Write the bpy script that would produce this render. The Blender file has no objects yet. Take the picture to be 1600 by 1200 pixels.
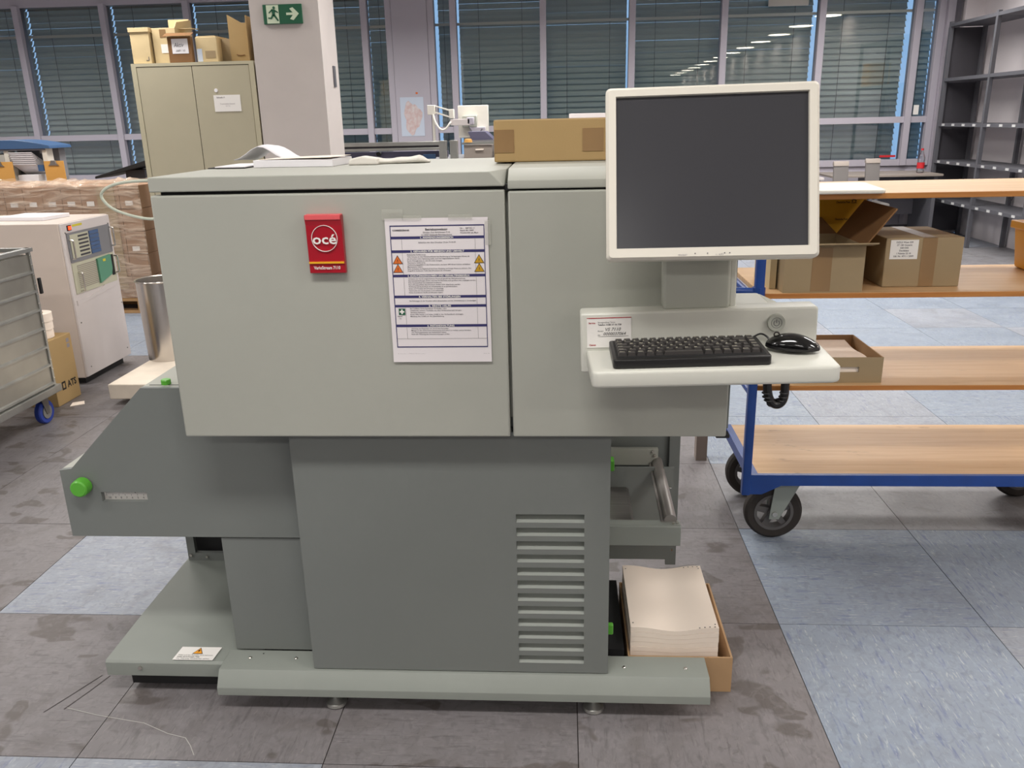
import bpy, bmesh, math, random
from mathutils import Matrix, Vector
random.seed(7)
sc = bpy.context.scene
COL = sc.collection
# ------------------------------------------------------------------ camera, world, exposure, ceiling light with added fill
cam = bpy.data.cameras.new('camera'); camo = bpy.data.objects.new('camera', cam); COL.objects.link(camo)
F_PX = 1300.0
cam.sensor_fit = 'HORIZONTAL'; cam.sensor_width = 36.0; cam.lens = F_PX/1600*36.0
cam.clip_start = 0.05; cam.clip_end = 200
def cam_axes():
    d = Vector((94.6, 4098.0, F_PX)).normalized(); up = -d          # world down / up seen from the camera (x right, y down, z forward)
    z = Vector((0, 0, 1)); fh = (z - z.dot(up)*up).normalized(); rt = fh.cross(up)
    if rt.x < 0: rt = -rt
    a = math.radians(3.714)
    Y = math.cos(a)*fh + math.sin(a)*rt; X = math.cos(a)*rt - math.sin(a)*fh
    r = lambda v: Vector((X.dot(v), Y.dot(v), up.dot(v)))
    return r(Vector((1, 0, 0))), r(Vector((0, -1, 0))), r(Vector((0, 0, -1)))
cx, cy, cz = cam_axes()
camo.matrix_world = Matrix(((cx.x, cy.x, cz.x, 0), (cx.y, cy.y, cz.y, 0), (cx.z, cy.z, cz.z, 1.434), (0, 0, 0, 1)))
sc.camera = camo
sc.view_settings.view_transform = 'Standard'; sc.view_settings.look = 'None'
sc.view_settings.gamma = 1; sc.view_settings.use_curve_mapping = False
sc.view_settings.exposure = -0.08
w = bpy.data.worlds.new('sky'); sc.world = w; w.use_nodes = True
w.node_tree.nodes['Background'].inputs[0].default_value = (0.36, 0.62, 1.0, 1)
w.node_tree.nodes['Background'].inputs[1].default_value = 0.95
LAMP_W = 18.0
def lamp(x, y, sx=1.2, sy=0.35, p=LAMP_W, spread=162, z=2.97):
    L = bpy.data.lights.new('louvred_and_fill_lamp', 'AREA'); L.shape = 'RECTANGLE'; L.size = sx; L.size_y = sy
    L.energy = p; L.color = (1.0, 0.968, 0.925); L.spread = math.radians(spread)
    o = bpy.data.objects.new('louvred_and_fill_lamp', L); o.location = (x, y, z); COL.objects.link(o); return o
for ly, pw in ((-5.6, 1.3), (-2.4, 2.0), (0.55, 2.1), (3.4, 1.7), (6.0, 2.4), (8.4, 3.6)):
    for lx in (-6.3, -3.4, -0.5, 2.4):
        lamp(lx, ly, p=LAMP_W*pw)

lamp(3.6, 7.2, p=LAMP_W*1.1); lamp(3.6, 9.3, p=LAMP_W*1.8)  # two unseen fill lamps added to brighten the right wall and corner

# ------------------------------------------------------------------ materials
def lin(c):
    return tuple(((v/255)/12.92 if v/255 <= .04045 else ((v/255+.055)/1.055)**2.4) for v in c) + (1.0,)
MATS = {}
def mat(name, col, rough=.5, metal=0.0, vary=0.0, scale=6.0, bump=0.0, bscale=80.0, coat=0.0, stretch=None, spec=None, emit=None, alpha=None, trans=0.0, col2=None):
    m = bpy.data.materials.new(name); m.use_nodes = True; nt = m.node_tree; b = nt.nodes['Principled BSDF']
    c = lin(col); b.inputs['Base Color'].default_value = c; b.inputs['Roughness'].default_value = rough; b.inputs['Metallic'].default_value = metal
    if coat: b.inputs['Coat Weight'].default_value = coat; b.inputs['Coat Roughness'].default_value = .06
    if spec is not None: b.inputs['Specular IOR Level'].default_value = spec
    if emit: b.inputs['Emission Color'].default_value = lin(col); b.inputs['Emission Strength'].default_value = emit
    if alpha is not None: b.inputs['Alpha'].default_value = alpha
    if trans: b.inputs['Transmission Weight'].default_value = trans
    if vary or bump:
        tc = nt.nodes.new('ShaderNodeTexCoord'); mp = nt.nodes.new('ShaderNodeMapping'); nt.links.new(tc.outputs['Object'], mp.inputs[0])
        if stretch: mp.inputs['Scale'].default_value = stretch
    if vary:
        n = nt.nodes.new('ShaderNodeTexNoise'); n.inputs['Scale'].default_value = scale; n.inputs['Detail'].default_value = 5
        nt.links.new(mp.outputs[0], n.inputs['Vector'])
        mx = nt.nodes.new('ShaderNodeMix'); mx.data_type = 'RGBA'
        mr = nt.nodes.new('ShaderNodeMapRange'); mr.inputs[1].default_value = .3; mr.inputs[2].default_value = .7
        nt.links.new(n.outputs[0], mr.inputs[0]); nt.links.new(mr.outputs[0], mx.inputs[0])
        c2 = lin(col2) if col2 else tuple(v*(1-vary) for v in c[:3]) + (1,)
        mx.inputs[6].default_value = c if col2 else tuple(min(1, v*(1+vary*.5)) for v in c[:3]) + (1,); mx.inputs[7].default_value = c2
        nt.links.new(mx.outputs[2], b.inputs['Base Color'])
    if bump:
        n2 = nt.nodes.new('ShaderNodeTexNoise'); n2.inputs['Scale'].default_value = bscale; n2.inputs['Detail'].default_value = 3
        nt.links.new(mp.outputs[0], n2.inputs['Vector'])
        bp = nt.nodes.new('ShaderNodeBump'); bp.inputs['Strength'].default_value = bump; bp.inputs['Distance'].default_value = .002
        nt.links.new(n2.outputs[0], bp.inputs['Height']); nt.links.new(bp.outputs[0], b.inputs['Normal'])
    MATS[name] = m; return m
def M(n): return MATS[n]
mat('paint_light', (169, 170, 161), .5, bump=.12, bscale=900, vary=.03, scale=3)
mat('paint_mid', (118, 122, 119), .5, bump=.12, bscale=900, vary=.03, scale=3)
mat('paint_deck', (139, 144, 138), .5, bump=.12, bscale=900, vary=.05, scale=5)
mat('console', (208, 208, 199), .38)
mat('console_grey', (176, 178, 168), .42)
mat('monitor_plastic', (222, 217, 205), .4)
mat('screen', (61, 61, 65), .22, spec=.35)
mat('dark', (22, 22, 24), .6)
mat('black_plastic', (26, 25, 26), .38)
mat('key_plastic', (52, 49, 48), .45)
mat('gloss_black', (10, 10, 11), .12, coat=.6)
mat('legend', (205, 200, 180), .6)
mat('green_plastic', (88, 170, 52), .35)
mat('red', (168, 16, 36), .32)
mat('red_top', (226, 96, 100), .32)
mat('yellow_bar', (232, 170, 30), .5)
mat('white_print', (235, 232, 228), .6)
mat('paper', (226, 220, 222), .75)
mat('paper_white', (236, 234, 238), .75)
mat('paper_cream', (248, 234, 220), .8, vary=.03, scale=2)
mat('navy', (48, 46, 98), .7)
mat('ink', (70, 68, 74), .8)
mat('ink_soft', (142, 136, 142), .8)
mat('orange', (214, 108, 40), .6)
mat('amber', (196, 150, 30), .6)
mat('warn', (242, 160, 20), .6)
mat('ink_black', (25, 22, 20), .7)
mat('safety_green', (22, 88, 60), .6)
mat('sign_pale', (205, 218, 192), .6)
mat('tape_clear', (206, 206, 196), .2, alpha=.22)
mat('steel', (150, 146, 142), .35, metal=.85, vary=.12, scale=3, stretch=(1, 30, 1))
mat('roller_steel', (165, 160, 156), .4, metal=.6)
mat('chrome', (215, 212, 205), .2, metal=1)
mat('alu_bin', (205, 200, 195), .22, metal=.9)
mat('alu', (172, 172, 168), .38, metal=.8, vary=.15, scale=8)
mat('alu_panel', (168, 165, 156), .42, metal=.75, vary=.2, scale=4, bump=.1, bscale=30)
mat('kraft', (172, 144, 98), .8, vary=.07, scale=4, bump=.1, bscale=200)
mat('kraft_grey', (160, 140, 108), .8, vary=.08, scale=4, bump=.1, bscale=200)
mat('kraft_dark', (128, 92, 56), .85, vary=.12, scale=5)
mat('kraft_pale', (205, 184, 142), .8, vary=.06, scale=4)
mat('kraft_tray', (182, 148, 110), .8, vary=.06, scale=4)
mat('tape_brown', (146, 116, 80), .3, spec=.6, vary=.1, scale=9)
mat('wrapped_box', (166, 132, 106), .8, vary=.12, scale=3)
mat('yellow_card', (226, 172, 34), .65, vary=.05)
mat('yellow_crate', (224, 158, 20), .45)
mat('blue_paint', (24, 66, 142), .35, vary=.12, scale=20)
mat('blue_lid', (64, 96, 138), .4)
mat('blue_wheel', (38, 62, 150), .45)
mat('blue_slat', (70, 96, 136), .5)
mat('rubber', (50, 45, 42), .75, vary=.2, scale=14)
mat('hub_grey', (92, 90, 90), .55)
mat('fork_grey', (150, 158, 152), .45)
mat('rack_beige', (206, 192, 182), .5, vary=.03)
mat('rack_front', (212, 204, 202), .5, vary=.03)
mat('panel_grey', (128, 128, 132), .45)
mat('panel_cream', (192, 190, 168), .55)
mat('teal', (92, 148, 122), .45)
mat('lamp_red', (255, 70, 30), .4, emit=2.5)
mat('yellow_label', (214, 200, 60), .6)
mat('locker', (184, 177, 152), .5, vary=.03, bump=.05)
mat('locker_door', (178, 171, 148), .5, vary=.03)
mat('plaster', (196, 188, 184), .85, vary=.03, bump=.05)
mat('wall_white', (226, 219, 222), .85, vary=.02)
mat('ceiling_white', (225, 222, 215), .9)
mat('frame_lilac', (182, 177, 188), .45)
mat('frame_dark', (92, 90, 98), .5)
mat('blind', (170, 177, 171), .6, metal=0)
mat('blind_cord', (80, 84, 84), .7)
mat('shelf_grey', (92, 92, 98), .5)
mat('shelf_dark', (66, 64, 70), .6)
mat('clip_white', (205, 205, 205), .5)
mat('chair_grey', (112, 108, 106), .8)
mat('desk_top', (150, 140, 132), .5)
mat('purple_grey', (92, 90, 114), .5)
mat('white_plastic', (226, 222, 212), .4)
mat('hose', (200, 206, 190), .4)
mat('white_board', (226, 214, 198), .6, vary=.1, scale=9)
mat('cloth', (228, 224, 216), .9, bump=.3, bscale=60)
mat('clipboard', (214, 160, 82), .6)
mat('plastic_grey', (186, 184, 178), .5)
mat('red_label', (200, 40, 48), .5)
mat('map_pale', (214, 208, 208), .7, vary=.5, scale=22, col2=(200, 168, 166))
mat('map_blue', (196, 206, 222), .7)
mat('post_grey', (150, 138, 130), .6)
mat('pallet_wood', (178, 140, 96), .8, vary=.15)
mat('downlight', (255, 244, 225), .5, emit=22)
# clear window glass: mostly see-through, reflects by angle
def glass(name, tint=(.92, .94, .94), refl=1.0):
    m = bpy.data.materials.new(name); m.use_nodes = True; nt = m.node_tree; nt.nodes.clear()
    out = nt.nodes.new('ShaderNodeOutputMaterial'); mx = nt.nodes.new('ShaderNodeMixShader'); tr = nt.nodes.new('ShaderNodeBsdfTransparent')
    gl = nt.nodes.new('ShaderNodeBsdfGlossy'); fr = nt.nodes.new('ShaderNodeFresnel'); fr.inputs[0].default_value = 1.52
    ml = nt.nodes.new('ShaderNodeMath'); ml.operation = 'MULTIPLY'; ml.inputs[1].default_value = refl
    tr.inputs[0].default_value = (*tint, 1); gl.inputs['Roughness'].default_value = .01
    nt.links.new(fr.outputs[0], ml.inputs[0]); nt.links.new(ml.outputs[0], mx.inputs[0]); nt.links.new(tr.outputs[0], mx.inputs[1]); nt.links.new(gl.outputs[0], mx.inputs[2]); nt.links.new(mx.outputs[0], out.inputs[0])
    MATS[name] = m; return m
glass('glass', refl=1.5)
glass('clear_plastic', tint=(.93, .95, .97), refl=.8)
def film(name, a, col, rough=.15):
    m = bpy.data.materials.new(name); m.use_nodes = True; nt = m.node_tree; b = nt.nodes['Principled BSDF']
    b.inputs['Base Color'].default_value = lin(col); b.inputs['Roughness'].default_value = rough
    tc = nt.nodes.new('ShaderNodeTexCoord'); mp = nt.nodes.new('ShaderNodeMapping'); mp.inputs['Scale'].default_value = (1.5, 1.5, 9)
    n = nt.nodes.new('ShaderNodeTexNoise'); n.inputs['Scale'].default_value = 2.4; n.inputs['Detail'].default_value = 6; n.inputs['Distortion'].default_value = 1.2
    mr = nt.nodes.new('ShaderNodeMapRange'); mr.inputs[1].default_value = .42; mr.inputs[2].default_value = .75; mr.inputs[3].default_value = a*.35; mr.inputs[4].default_value = a*1.8
    nt.links.new(tc.outputs['Object'], mp.inputs[0]); nt.links.new(mp.outputs[0], n.inputs[0]); nt.links.new(n.outputs[0], mr.inputs[0]); nt.links.new(mr.outputs[0], b.inputs['Alpha'])
    bp = nt.nodes.new('ShaderNodeBump'); bp.inputs['Strength'].default_value = .9; bp.inputs['Distance'].default_value = .02
    nt.links.new(n.outputs[0], bp.inputs['Height']); nt.links.new(bp.outputs[0], b.inputs['Normal'])
    MATS[name] = m; return m
film('shrink_film', .40, (225, 205, 185))
def wood(name, c1, c2, sx=(1.2, 22, 10), rough=.45, stains=False):
    m = bpy.data.materials.new(name); m.use_nodes = True; nt = m.node_tree; b = nt.nodes['Principled BSDF']; b.inputs['Roughness'].default_value = rough
    tc = nt.nodes.new('ShaderNodeTexCoord'); mp = nt.nodes.new('ShaderNodeMapping'); mp.inputs['Scale'].default_value = sx
    n = nt.nodes.new('ShaderNodeTexNoise'); n.inputs['Scale'].default_value = 2.2; n.inputs['Detail'].default_value = 8; n.inputs['Roughness'].default_value = .6
    cr = nt.nodes.new('ShaderNodeValToRGB'); cr.color_ramp.elements[0].position = .32; cr.color_ramp.elements[1].position = .7
    cr.color_ramp.elements[0].color = lin(c2); cr.color_ramp.elements[1].color = lin(c1)
    nt.links.new(tc.outputs['Object'], mp.inputs[0]); nt.links.new(mp.outputs[0], n.inputs[0]); nt.links.new(n.outputs[0], cr.inputs[0])
    last = cr.outputs[0]
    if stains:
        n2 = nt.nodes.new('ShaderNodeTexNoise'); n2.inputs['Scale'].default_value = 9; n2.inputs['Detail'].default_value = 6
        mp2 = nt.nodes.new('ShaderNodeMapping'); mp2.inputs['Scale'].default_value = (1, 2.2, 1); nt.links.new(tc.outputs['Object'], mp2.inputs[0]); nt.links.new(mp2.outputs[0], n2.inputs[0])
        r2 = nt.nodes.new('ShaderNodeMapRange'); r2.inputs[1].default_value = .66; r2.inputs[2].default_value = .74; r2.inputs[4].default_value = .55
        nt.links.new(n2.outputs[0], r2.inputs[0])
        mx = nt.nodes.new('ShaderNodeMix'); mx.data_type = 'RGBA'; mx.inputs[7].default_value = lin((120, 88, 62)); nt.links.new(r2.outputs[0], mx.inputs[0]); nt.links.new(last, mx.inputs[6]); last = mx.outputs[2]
    nt.links.new(last, b.inputs['Base Color']); MATS[name] = m; return m
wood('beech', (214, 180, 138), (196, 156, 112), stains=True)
wood('beech_edge', (196, 134, 68), (172, 108, 50), sx=(1.2, 8, 30))
def lino(name, base, vein, vein2, amount, dirt, rot=False, blotch=.0):
    """marbled linoleum tile: short streaks along one direction, soiling on top"""
    m = bpy.data.materials.new(name); m.use_nodes = True; nt = m.node_tree; b = nt.nodes['Principled BSDF']; b.inputs['Roughness'].default_value = .42
    N = nt.nodes.new; L = nt.links.new
    tc = N('ShaderNodeTexCoord'); oi = N('ShaderNodeObjectInfo'); ad = N('ShaderNodeVectorMath'); ad.operation = 'ADD'
    sc_ = N('ShaderNodeMath'); sc_.operation = 'MULTIPLY'; sc_.inputs[1].default_value = 53.0; L(oi.outputs['Random'], sc_.inputs[0])
    L(tc.outputs['Object'], ad.inputs[0]); L(sc_.outputs[0], ad.inputs[1])
    def noise(scale, stretch, det=6, dist=0.3):
        mp = N('ShaderNodeMapping'); mp.inputs['Scale'].default_value = stretch; L(ad.outputs[0], mp.inputs[0])
        n = N('ShaderNodeTexNoise'); n.inputs['Scale'].default_value = scale; n.inputs['Detail'].default_value = det; n.inputs['Distortion'].default_value = dist; L(mp.outputs[0], n.inputs[0]); return n.outputs[0]
    def rng(x, a, c, lo, hi):
        r = N('ShaderNodeMapRange'); r.inputs[1].default_value = a; r.inputs[2].default_value = c; r.inputs[3].default_value = lo; r.inputs[4].default_value = hi; L(x, r.inputs[0]); return r.outputs[0]
    def mix(f, a, col):
        x = N('ShaderNodeMix'); x.data_type = 'RGBA'; L(f, x.inputs[0]); L(a, x.inputs[6]); x.inputs[7].default_value = lin(col); return x.outputs[2]
    s1 = (12, 1.7, 1) if rot else (1.7, 12, 1)
    rgb = N('ShaderNodeRGB'); rgb.outputs[0].default_value = lin(base); c = rgb.outputs[0]
    hue = mix(rng(noise(2.2, (1, 1, 1), 4), .35, .7, 0, .6), c, tuple(min(255, v*1.07) for v in base))
    c = mix(rng(noise(9, s1, 8, .6), .56, .68, 0, amount), hue, vein)
    c = mix(rng(noise(17, s1, 6, .8), .60, .70, 0, amount*.9), c, vein2)
    c = mix(rng(noise(6, (1, 1, 1), 9, .9), .5, .72, 0, dirt), c, (100, 94, 92))
    if blotch:
        c = mix(rng(noise(5.5, (1, 1.5, 1), 2, .5), .605, .635, 0, blotch), c, (86, 79, 75))
        c = mix(rng(noise(40, (1, 1, 1), 4, 2), .66, .72, 0, .35), c, (70, 62, 60))
    c = mix(rng(noise(34, (1, 1, 1), 8, 1.0), .50, .66, 0, .30), c, tuple(min(255, v*1.16) for v in base))
    c = mix(rng(noise(27, (1.6, 1, 1), 9, 1.4), .54, .66, 0, .35), c, tuple(v*.80 for v in base))
    L(c, b.inputs['Base Color'])
    L(rng(noise(5, (1, 1, 1), 5), .3, .7, .36, .56), b.inputs['Roughness'])
    MATS[name] = m; return m
for r_, sfx in ((False, 'x'), (True, 'y')):
    lino('tile_blue_'+sfx, (136, 146, 160), (104, 116, 150), (192, 196, 196), .75, .12, r_)
    lino('tile_pale_'+sfx, (144, 149, 159), (116, 124, 150), (196, 196, 196), .7, .25, r_)
    lino('tile_brown_'+sfx, (120, 116, 118), (98, 94, 96), (142, 137, 136), .7, .5, r_, .7)
    lino('tile_grey_'+sfx, (130, 129, 133), (120, 118, 124), (162, 158, 156), .5, .35, r_, .3)
mat('joint', (58, 52, 50), .8)

# ------------------------------------------------------------------ mesh helpers
ORG = {}
TEXTS = {}
def text_mesh(s, bold=0.0, res=2, spacing=1.0, shear=0.0):
    k = (s, bold, res, spacing, shear)
    if k not in TEXTS:
        cu = bpy.data.curves.new('t', 'FONT'); cu.body = s; cu.size = 1; cu.resolution_u = res; cu.offset = bold; cu.space_character = spacing; cu.shear = shear
        o = bpy.data.objects.new('t', cu); me = bpy.data.meshes.new_from_object(o)
        vs = [tuple(v.co) for v in me.vertices]; fs = [tuple(p.vertices) for p in me.polygons]
        bpy.data.objects.remove(o); bpy.data.curves.remove(cu); bpy.data.meshes.remove(me); TEXTS[k] = (vs, fs)
    return TEXTS[k]
class MB:
    def __init__(s): s.v = []; s.f = []; s.x = Matrix.Identity(4)
    def add(s, vs, fs, mtx=None):
        n = len(s.v); T = s.x @ mtx if mtx is not None else s.x
        s.v += [tuple(T @ Vector(p)) for p in vs]; s.f += [tuple(i+n for i in f) for f in fs]; return s
    def box(s, x0, x1, y0, y1, z0, z1, bev=0, seg=2):
        x0, x1 = min(x0, x1), max(x0, x1); y0, y1 = min(y0, y1), max(y0, y1); z0, z1 = min(z0, z1), max(z0, z1)
        vs = [(x, y, z) for x in (x0, x1) for y in (y0, y1) for z in (z0, z1)]
        fs = [(0, 1, 3, 2), (4, 6, 7, 5), (0, 4, 5, 1), (2, 3, 7, 6), (0, 2, 6, 4), (1, 5, 7, 3)]
        return s.bevd(vs, fs, bev, seg)
    def bevd(s, vs, fs, bev, seg=2, only=None):
        if not bev: return s.add(vs, fs)
        bm = bmesh.new(); bv = [bm.verts.new(v) for v in vs]
        for f in fs: bm.faces.new([bv[i] for i in f])
        bm.normal_update()
        ed = [e for e in bm.edges if (only is None or only(e)) and e.calc_face_angle(0) > .1]
        bmesh.ops.bevel(bm, geom=ed, offset=bev, segments=seg, profile=.5, affect='EDGES', clamp_overlap=True)
        bm.verts.index_update(); s.add([tuple(v.co) for v in bm.verts], [[v.index for v in f.verts] for f in bm.faces]); bm.free(); return s
    def prism(s, pts, axis, a, b, bev=0, seg=2, only=None):
        """polygon pts in the plane across axis, extruded from a to b"""
        mk = {'x': lambda p, t: (t, p[0], p[1]), 'y': lambda p, t: (p[0], t, p[1]), 'z': lambda p, t: (p[0], p[1], t)}[axis]
        n = len(pts); vs = [mk(p, a) for p in pts] + [mk(p, b) for p in pts]
        ar = sum(pts[i][0]*pts[(i+1) % n][1] - pts[(i+1) % n][0]*pts[i][1] for i in range(n))
        flip = (ar > 0) ^ (axis == 'y') ^ (b < a)
        fs = [tuple(range(n-1, -1, -1)) if flip else tuple(range(n)), tuple(range(n, 2*n)) if flip else tuple(range(2*n-1, n-1, -1))]
        for i in range(n):
            j = (i+1) % n; q = (i, j, n+j, n+i); fs.append(q if flip else q[::-1])
        return s.bevd(vs, fs, bev, seg, only)
    def cyl(s, p0, p1, r0, r1=None, n=20, cap=True):
        r1 = r0 if r1 is None else r1; p0 = Vector(p0); p1 = Vector(p1); d = (p1-p0).normalized()
        u = d.orthogonal().normalized(); w_ = d.cross(u)
        vs = [tuple(p0 + r0*(math.cos(t)*u + math.sin(t)*w_)) for t in [2*math.pi*i/n for i in range(n)]] + [tuple(p1 + r1*(math.cos(t)*u + math.sin(t)*w_)) for t in [2*math.pi*i/n for i in range(n)]]
        fs = [(i, (i+1) % n, n+(i+1) % n, n+i) for i in range(n)]
        if cap: fs += [tuple(range(n-1, -1, -1)), tuple(range(n, 2*n))]
        return s.add(vs, fs)
    def lathe(s, prof, c, axis='z', n=28):
        """prof list of (r, h) revolved about axis through c"""
        ax = {'x': lambda r, h, t: (c[0]+h, c[1]+r*math.cos(t), c[2]+r*math.sin(t)), 'y': lambda r, h, t: (c[0]+r*math.cos(t), c[1]+h, c[2]+r*math.sin(t)), 'z': lambda r, h, t: (c[0]+r*math.cos(t), c[1]+r*math.sin(t), c[2]+h)}[axis]
        vs = []; fs = []; m = len(prof)
        for i in range(n): vs += [ax(r, h, 2*math.pi*i/n) for r, h in prof]
        for i in range(n):
            for j in range(m-1): fs.append((i*m+j, ((i+1) % n)*m+j, ((i+1) % n)*m+j+1, i*m+j+1))
        if prof[0] == prof[-1]: return s.add(vs, fs)
        if prof[0][0] > 1e-6: fs.append(tuple(i*m for i in range(n-1, -1, -1)))
        if prof[-1][0] > 1e-6: fs.append(tuple(i*m+m-1 for i in range(n)))
        return s.add(vs, fs)
    def tube(s, pts, r, n=10, smooth=0):
        P = [Vector(p) for p in pts]
        if smooth:
            Q = []
            for i in range(len(P)-1):
                a, b, c, d = P[max(i-1, 0)], P[i], P[i+1], P[min(i+2, len(P)-1)]
                for k in range(smooth):
                    t = k/smooth; Q.append(.5*((2*b)+(-a+c)*t+(2*a-5*b+4*c-d)*t*t+(-a+3*b-3*c+d)*t**3))
            Q.append(P[-1]); P = Q
        vs = []; fs = []; u = None
        for i, p in enumerate(P):
            d = (P[min(i+1, len(P)-1)]-P[max(i-1, 0)]).normalized()
            u = d.orthogonal().normalized() if u is None else (u-d*u.dot(d)).normalized()
            w_ = d.cross(u); vs += [tuple(p + r*(math.cos(2*math.pi*k/n)*u + math.sin(2*math.pi*k/n)*w_)) for k in range(n)]
        for i in range(len(P)-1): fs += [(i*n+k, i*n+(k+1) % n, (i+1)*n+(k+1) % n, (i+1)*n+k) for k in range(n)]
        fs += [tuple(range(n-1, -1, -1)), tuple((len(P)-1)*n+k for k in range(n))]
        return s.add(vs, fs)
    def wheel(s, c, r, wd, axis='y', n=32):
        return s.lathe([(r*.62, -wd/2), (r*.93, -wd/2), (r, -wd*.3), (r, wd*.3), (r*.93, wd/2), (r*.62, wd/2), (r*.62, -wd/2)], c, axis, n)
    def text(s, t, x, z, y, size, bold=0.0, align='l', plane='xz', spacing=1.0, wid=None, shear=0.0, thick=0):
        """flat lettering on an upright (xz) or level (xy) plane"""
        vs, fs = text_mesh(t, bold, 2, spacing, shear)
        if not vs: return s
        x0 = min(v[0] for v in vs); x1 = max(v[0] for v in vs); W_ = (x1-x0)*size; k = 1.0
        if wid: k = wid/W_; W_ = wid
        ox = x - x0*size*k - (W_/2 if align == 'c' else W_ if align == 'r' else 0)
        if plane == 'xz': vv = [(ox+v[0]*size*k, y, z+v[1]*size) for v in vs]
        elif plane == 'yz': vv = [(y, ox+v[0]*size*k, z+v[1]*size) for v in vs]
        else: vv = [(ox+v[0]*size*k, z+v[1]*size, y) for v in vs]
        if thick:
            n = len(vv); b = [(p[0], p[1]+thick, p[2]) for p in vv]
            return s.add(vv+b, list(fs)+[tuple(i+n for i in reversed(f)) for f in fs])
        return s.add(vv, fs)
    def rect(s, x0, x1, z0, z1, y, th=.0004): return s.box(x0, x1, y, y+th, z0, z1)
    def build(s, name, m, parent=None, label=None, local=False, kind=None, smooth=True):
        me = bpy.data.meshes.new(name)
        o = bpy.data.objects.new(name, me)
        V = s.v; off = Vector((0, 0, 0))
        if parent is not None:
            o.parent = parent
            if not local and ORG.get(parent.name) is not None: off = ORG[parent.name]; ORG[o.name] = off
        else:
            xs, ys, zs = zip(*V); off = Vector(((min(xs)+max(xs))/2, (min(ys)+max(ys))/2, min(zs)))
            o.location = off; ORG[o.name] = off
        me.from_pydata([(p[0]-off.x, p[1]-off.y, p[2]-off.z) for p in V], [], s.f); me.validate()
        if isinstance(m, str): m = M(m)
        me.materials.append(m)
        if smooth: me.shade_smooth(); me.set_sharp_from_angle(angle=.34)
        COL.objects.link(o)
        if label: o['label'] = label
        if kind: o['kind'] = kind
        return o
def tag(o, label, cat, group=None):
    o['label'] = label; o['category'] = cat
    if group: o['group'] = group
    return o
def thing(name, label, cat, loc, group=None, rot=None):
    o = bpy.data.objects.new(name, None); COL.objects.link(o); o.location = loc; o.empty_display_size = .05
    if rot: o.rotation_euler = rot
    ORG[o.name] = None if rot else Vector(loc)
    return tag(o, label, cat, group)
def dup(root, parent=None):
    c = root.copy(); COL.objects.link(c)
    if parent is not None: c.parent = parent
    for ch in list(root.children): dup(ch, c)
    return c
def st(o): o['kind'] = 'structure'; return o
def B(*a, **k): return MB().box(*a, **k)

# ------------------------------------------------------------------ the room shell
YW, XR, XL, ZC, YB = 10.8, 4.80, -9.0, 3.0, -17.0
sub = MB().box(XL, XR, YB, YW+.1, -.12, -.0035)
floor = st(sub.build('floor', 'joint')); ORG['floor'] = floor.location.copy()
X0, Y0 = .632, 2.166
tile_me = {}
def tmesh(k, w_=.5975):
    if k not in tile_me:
        mb = MB(); h = w_/2; mb.box(-h, h, -h, h, -.0034, 0); me = bpy.data.meshes.new('floor_tile'); me.from_pydata(mb.v, [], mb.f); me.materials.append(M(k)); tile_me[k] = me
    return tile_me[k]
def kind_of(i, j):
    x = X0+.6*(i+.5); y = Y0+.6*(j+.5); r = random.random()
    if i >= 0:
        if j <= 0: return 'tile_blue' if not (i == 1 and j == -1) else 'tile_pale'
        if j == 1: return 'tile_grey' if i < 2 else 'tile_blue'
        if y < 7: return 'tile_blue' if r < .75 else 'tile_pale'
        return 'tile_grey' if r < .6 else 'tile_pale'
    if j == -2 and i <= -3: return 'tile_pale'
    if i == -4 and j == 0 or (i == -3 and j == 0): return 'tile_pale'
    if j >= 5 and x < -2.6: return 'tile_blue' if r < .7 else 'tile_grey'
    if j >= 3 and i == -1: return 'tile_grey'
    return 'tile_brown' if j < 4 or r < .5 else 'tile_grey'
DIR = {(0, 0): 'x', (0, -1): 'y', (1, 0): 'y', (1, -1): 'x', (-4, 0): 'x', (-3, 0): 'x'}
cells = []
for j in range(-3, 15):
    for i in range(-16, 7):
        x = X0+.6*(i+.5); y = Y0+.6*(j+.5)
        if y > YW-.2: continue
        lim = .62*(y+.3)+.9
        if x > min(lim, XR-.25) or x < -lim-.5: continue
        cells.append((y*y+x*x*.2, i, j))
cells.sort(); seen = set()
tn = 0
for _, i, j in cells[:296]:
    d = DIR.get((i, j)) or ('x' if (i+j) % 2 else 'y'); k = kind_of(i, j)+'_'+d
    o = bpy.data.objects.new('floor_tile', tmesh(k)); COL.objects.link(o); o.parent = floor
    o.location = Vector((X0+.6*(i+.5), Y0+.6*(j+.5), random.uniform(-.0006, 0))) - floor.location; seen.add((i, j))
rest = MB()
for j in range(-32, 15):
    for i in range(-17, 8):
        x = X0+.6*i; y = Y0+.6*j
        if (i, j) in seen or x < XL or x+.6 > XR+.3 or y < YB or y+.6 > YW+.1: continue
        rest.box(x+.001, min(x+.599, XR), y+.001, y+.599, -.0034, 0)
rest.build('floor_tile_field', 'tile_grey_x', floor, kind='stuff')
st(B(XL-.1, XR+.1, YB-.1, YW+.6, ZC, ZC+.1).build('ceiling', 'ceiling_white'))
st(B(XL-.12, XL, YB, YW, 0, ZC).build('wall_left', 'wall_white'))
st(B(XL, XR, YB-.12, YB, 0, ZC).build('wall_back', 'wall_white'))
st(B(XR, XR+.12, YB, YW, 0, ZC).build('wall_right', 'wall_white'))
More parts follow.
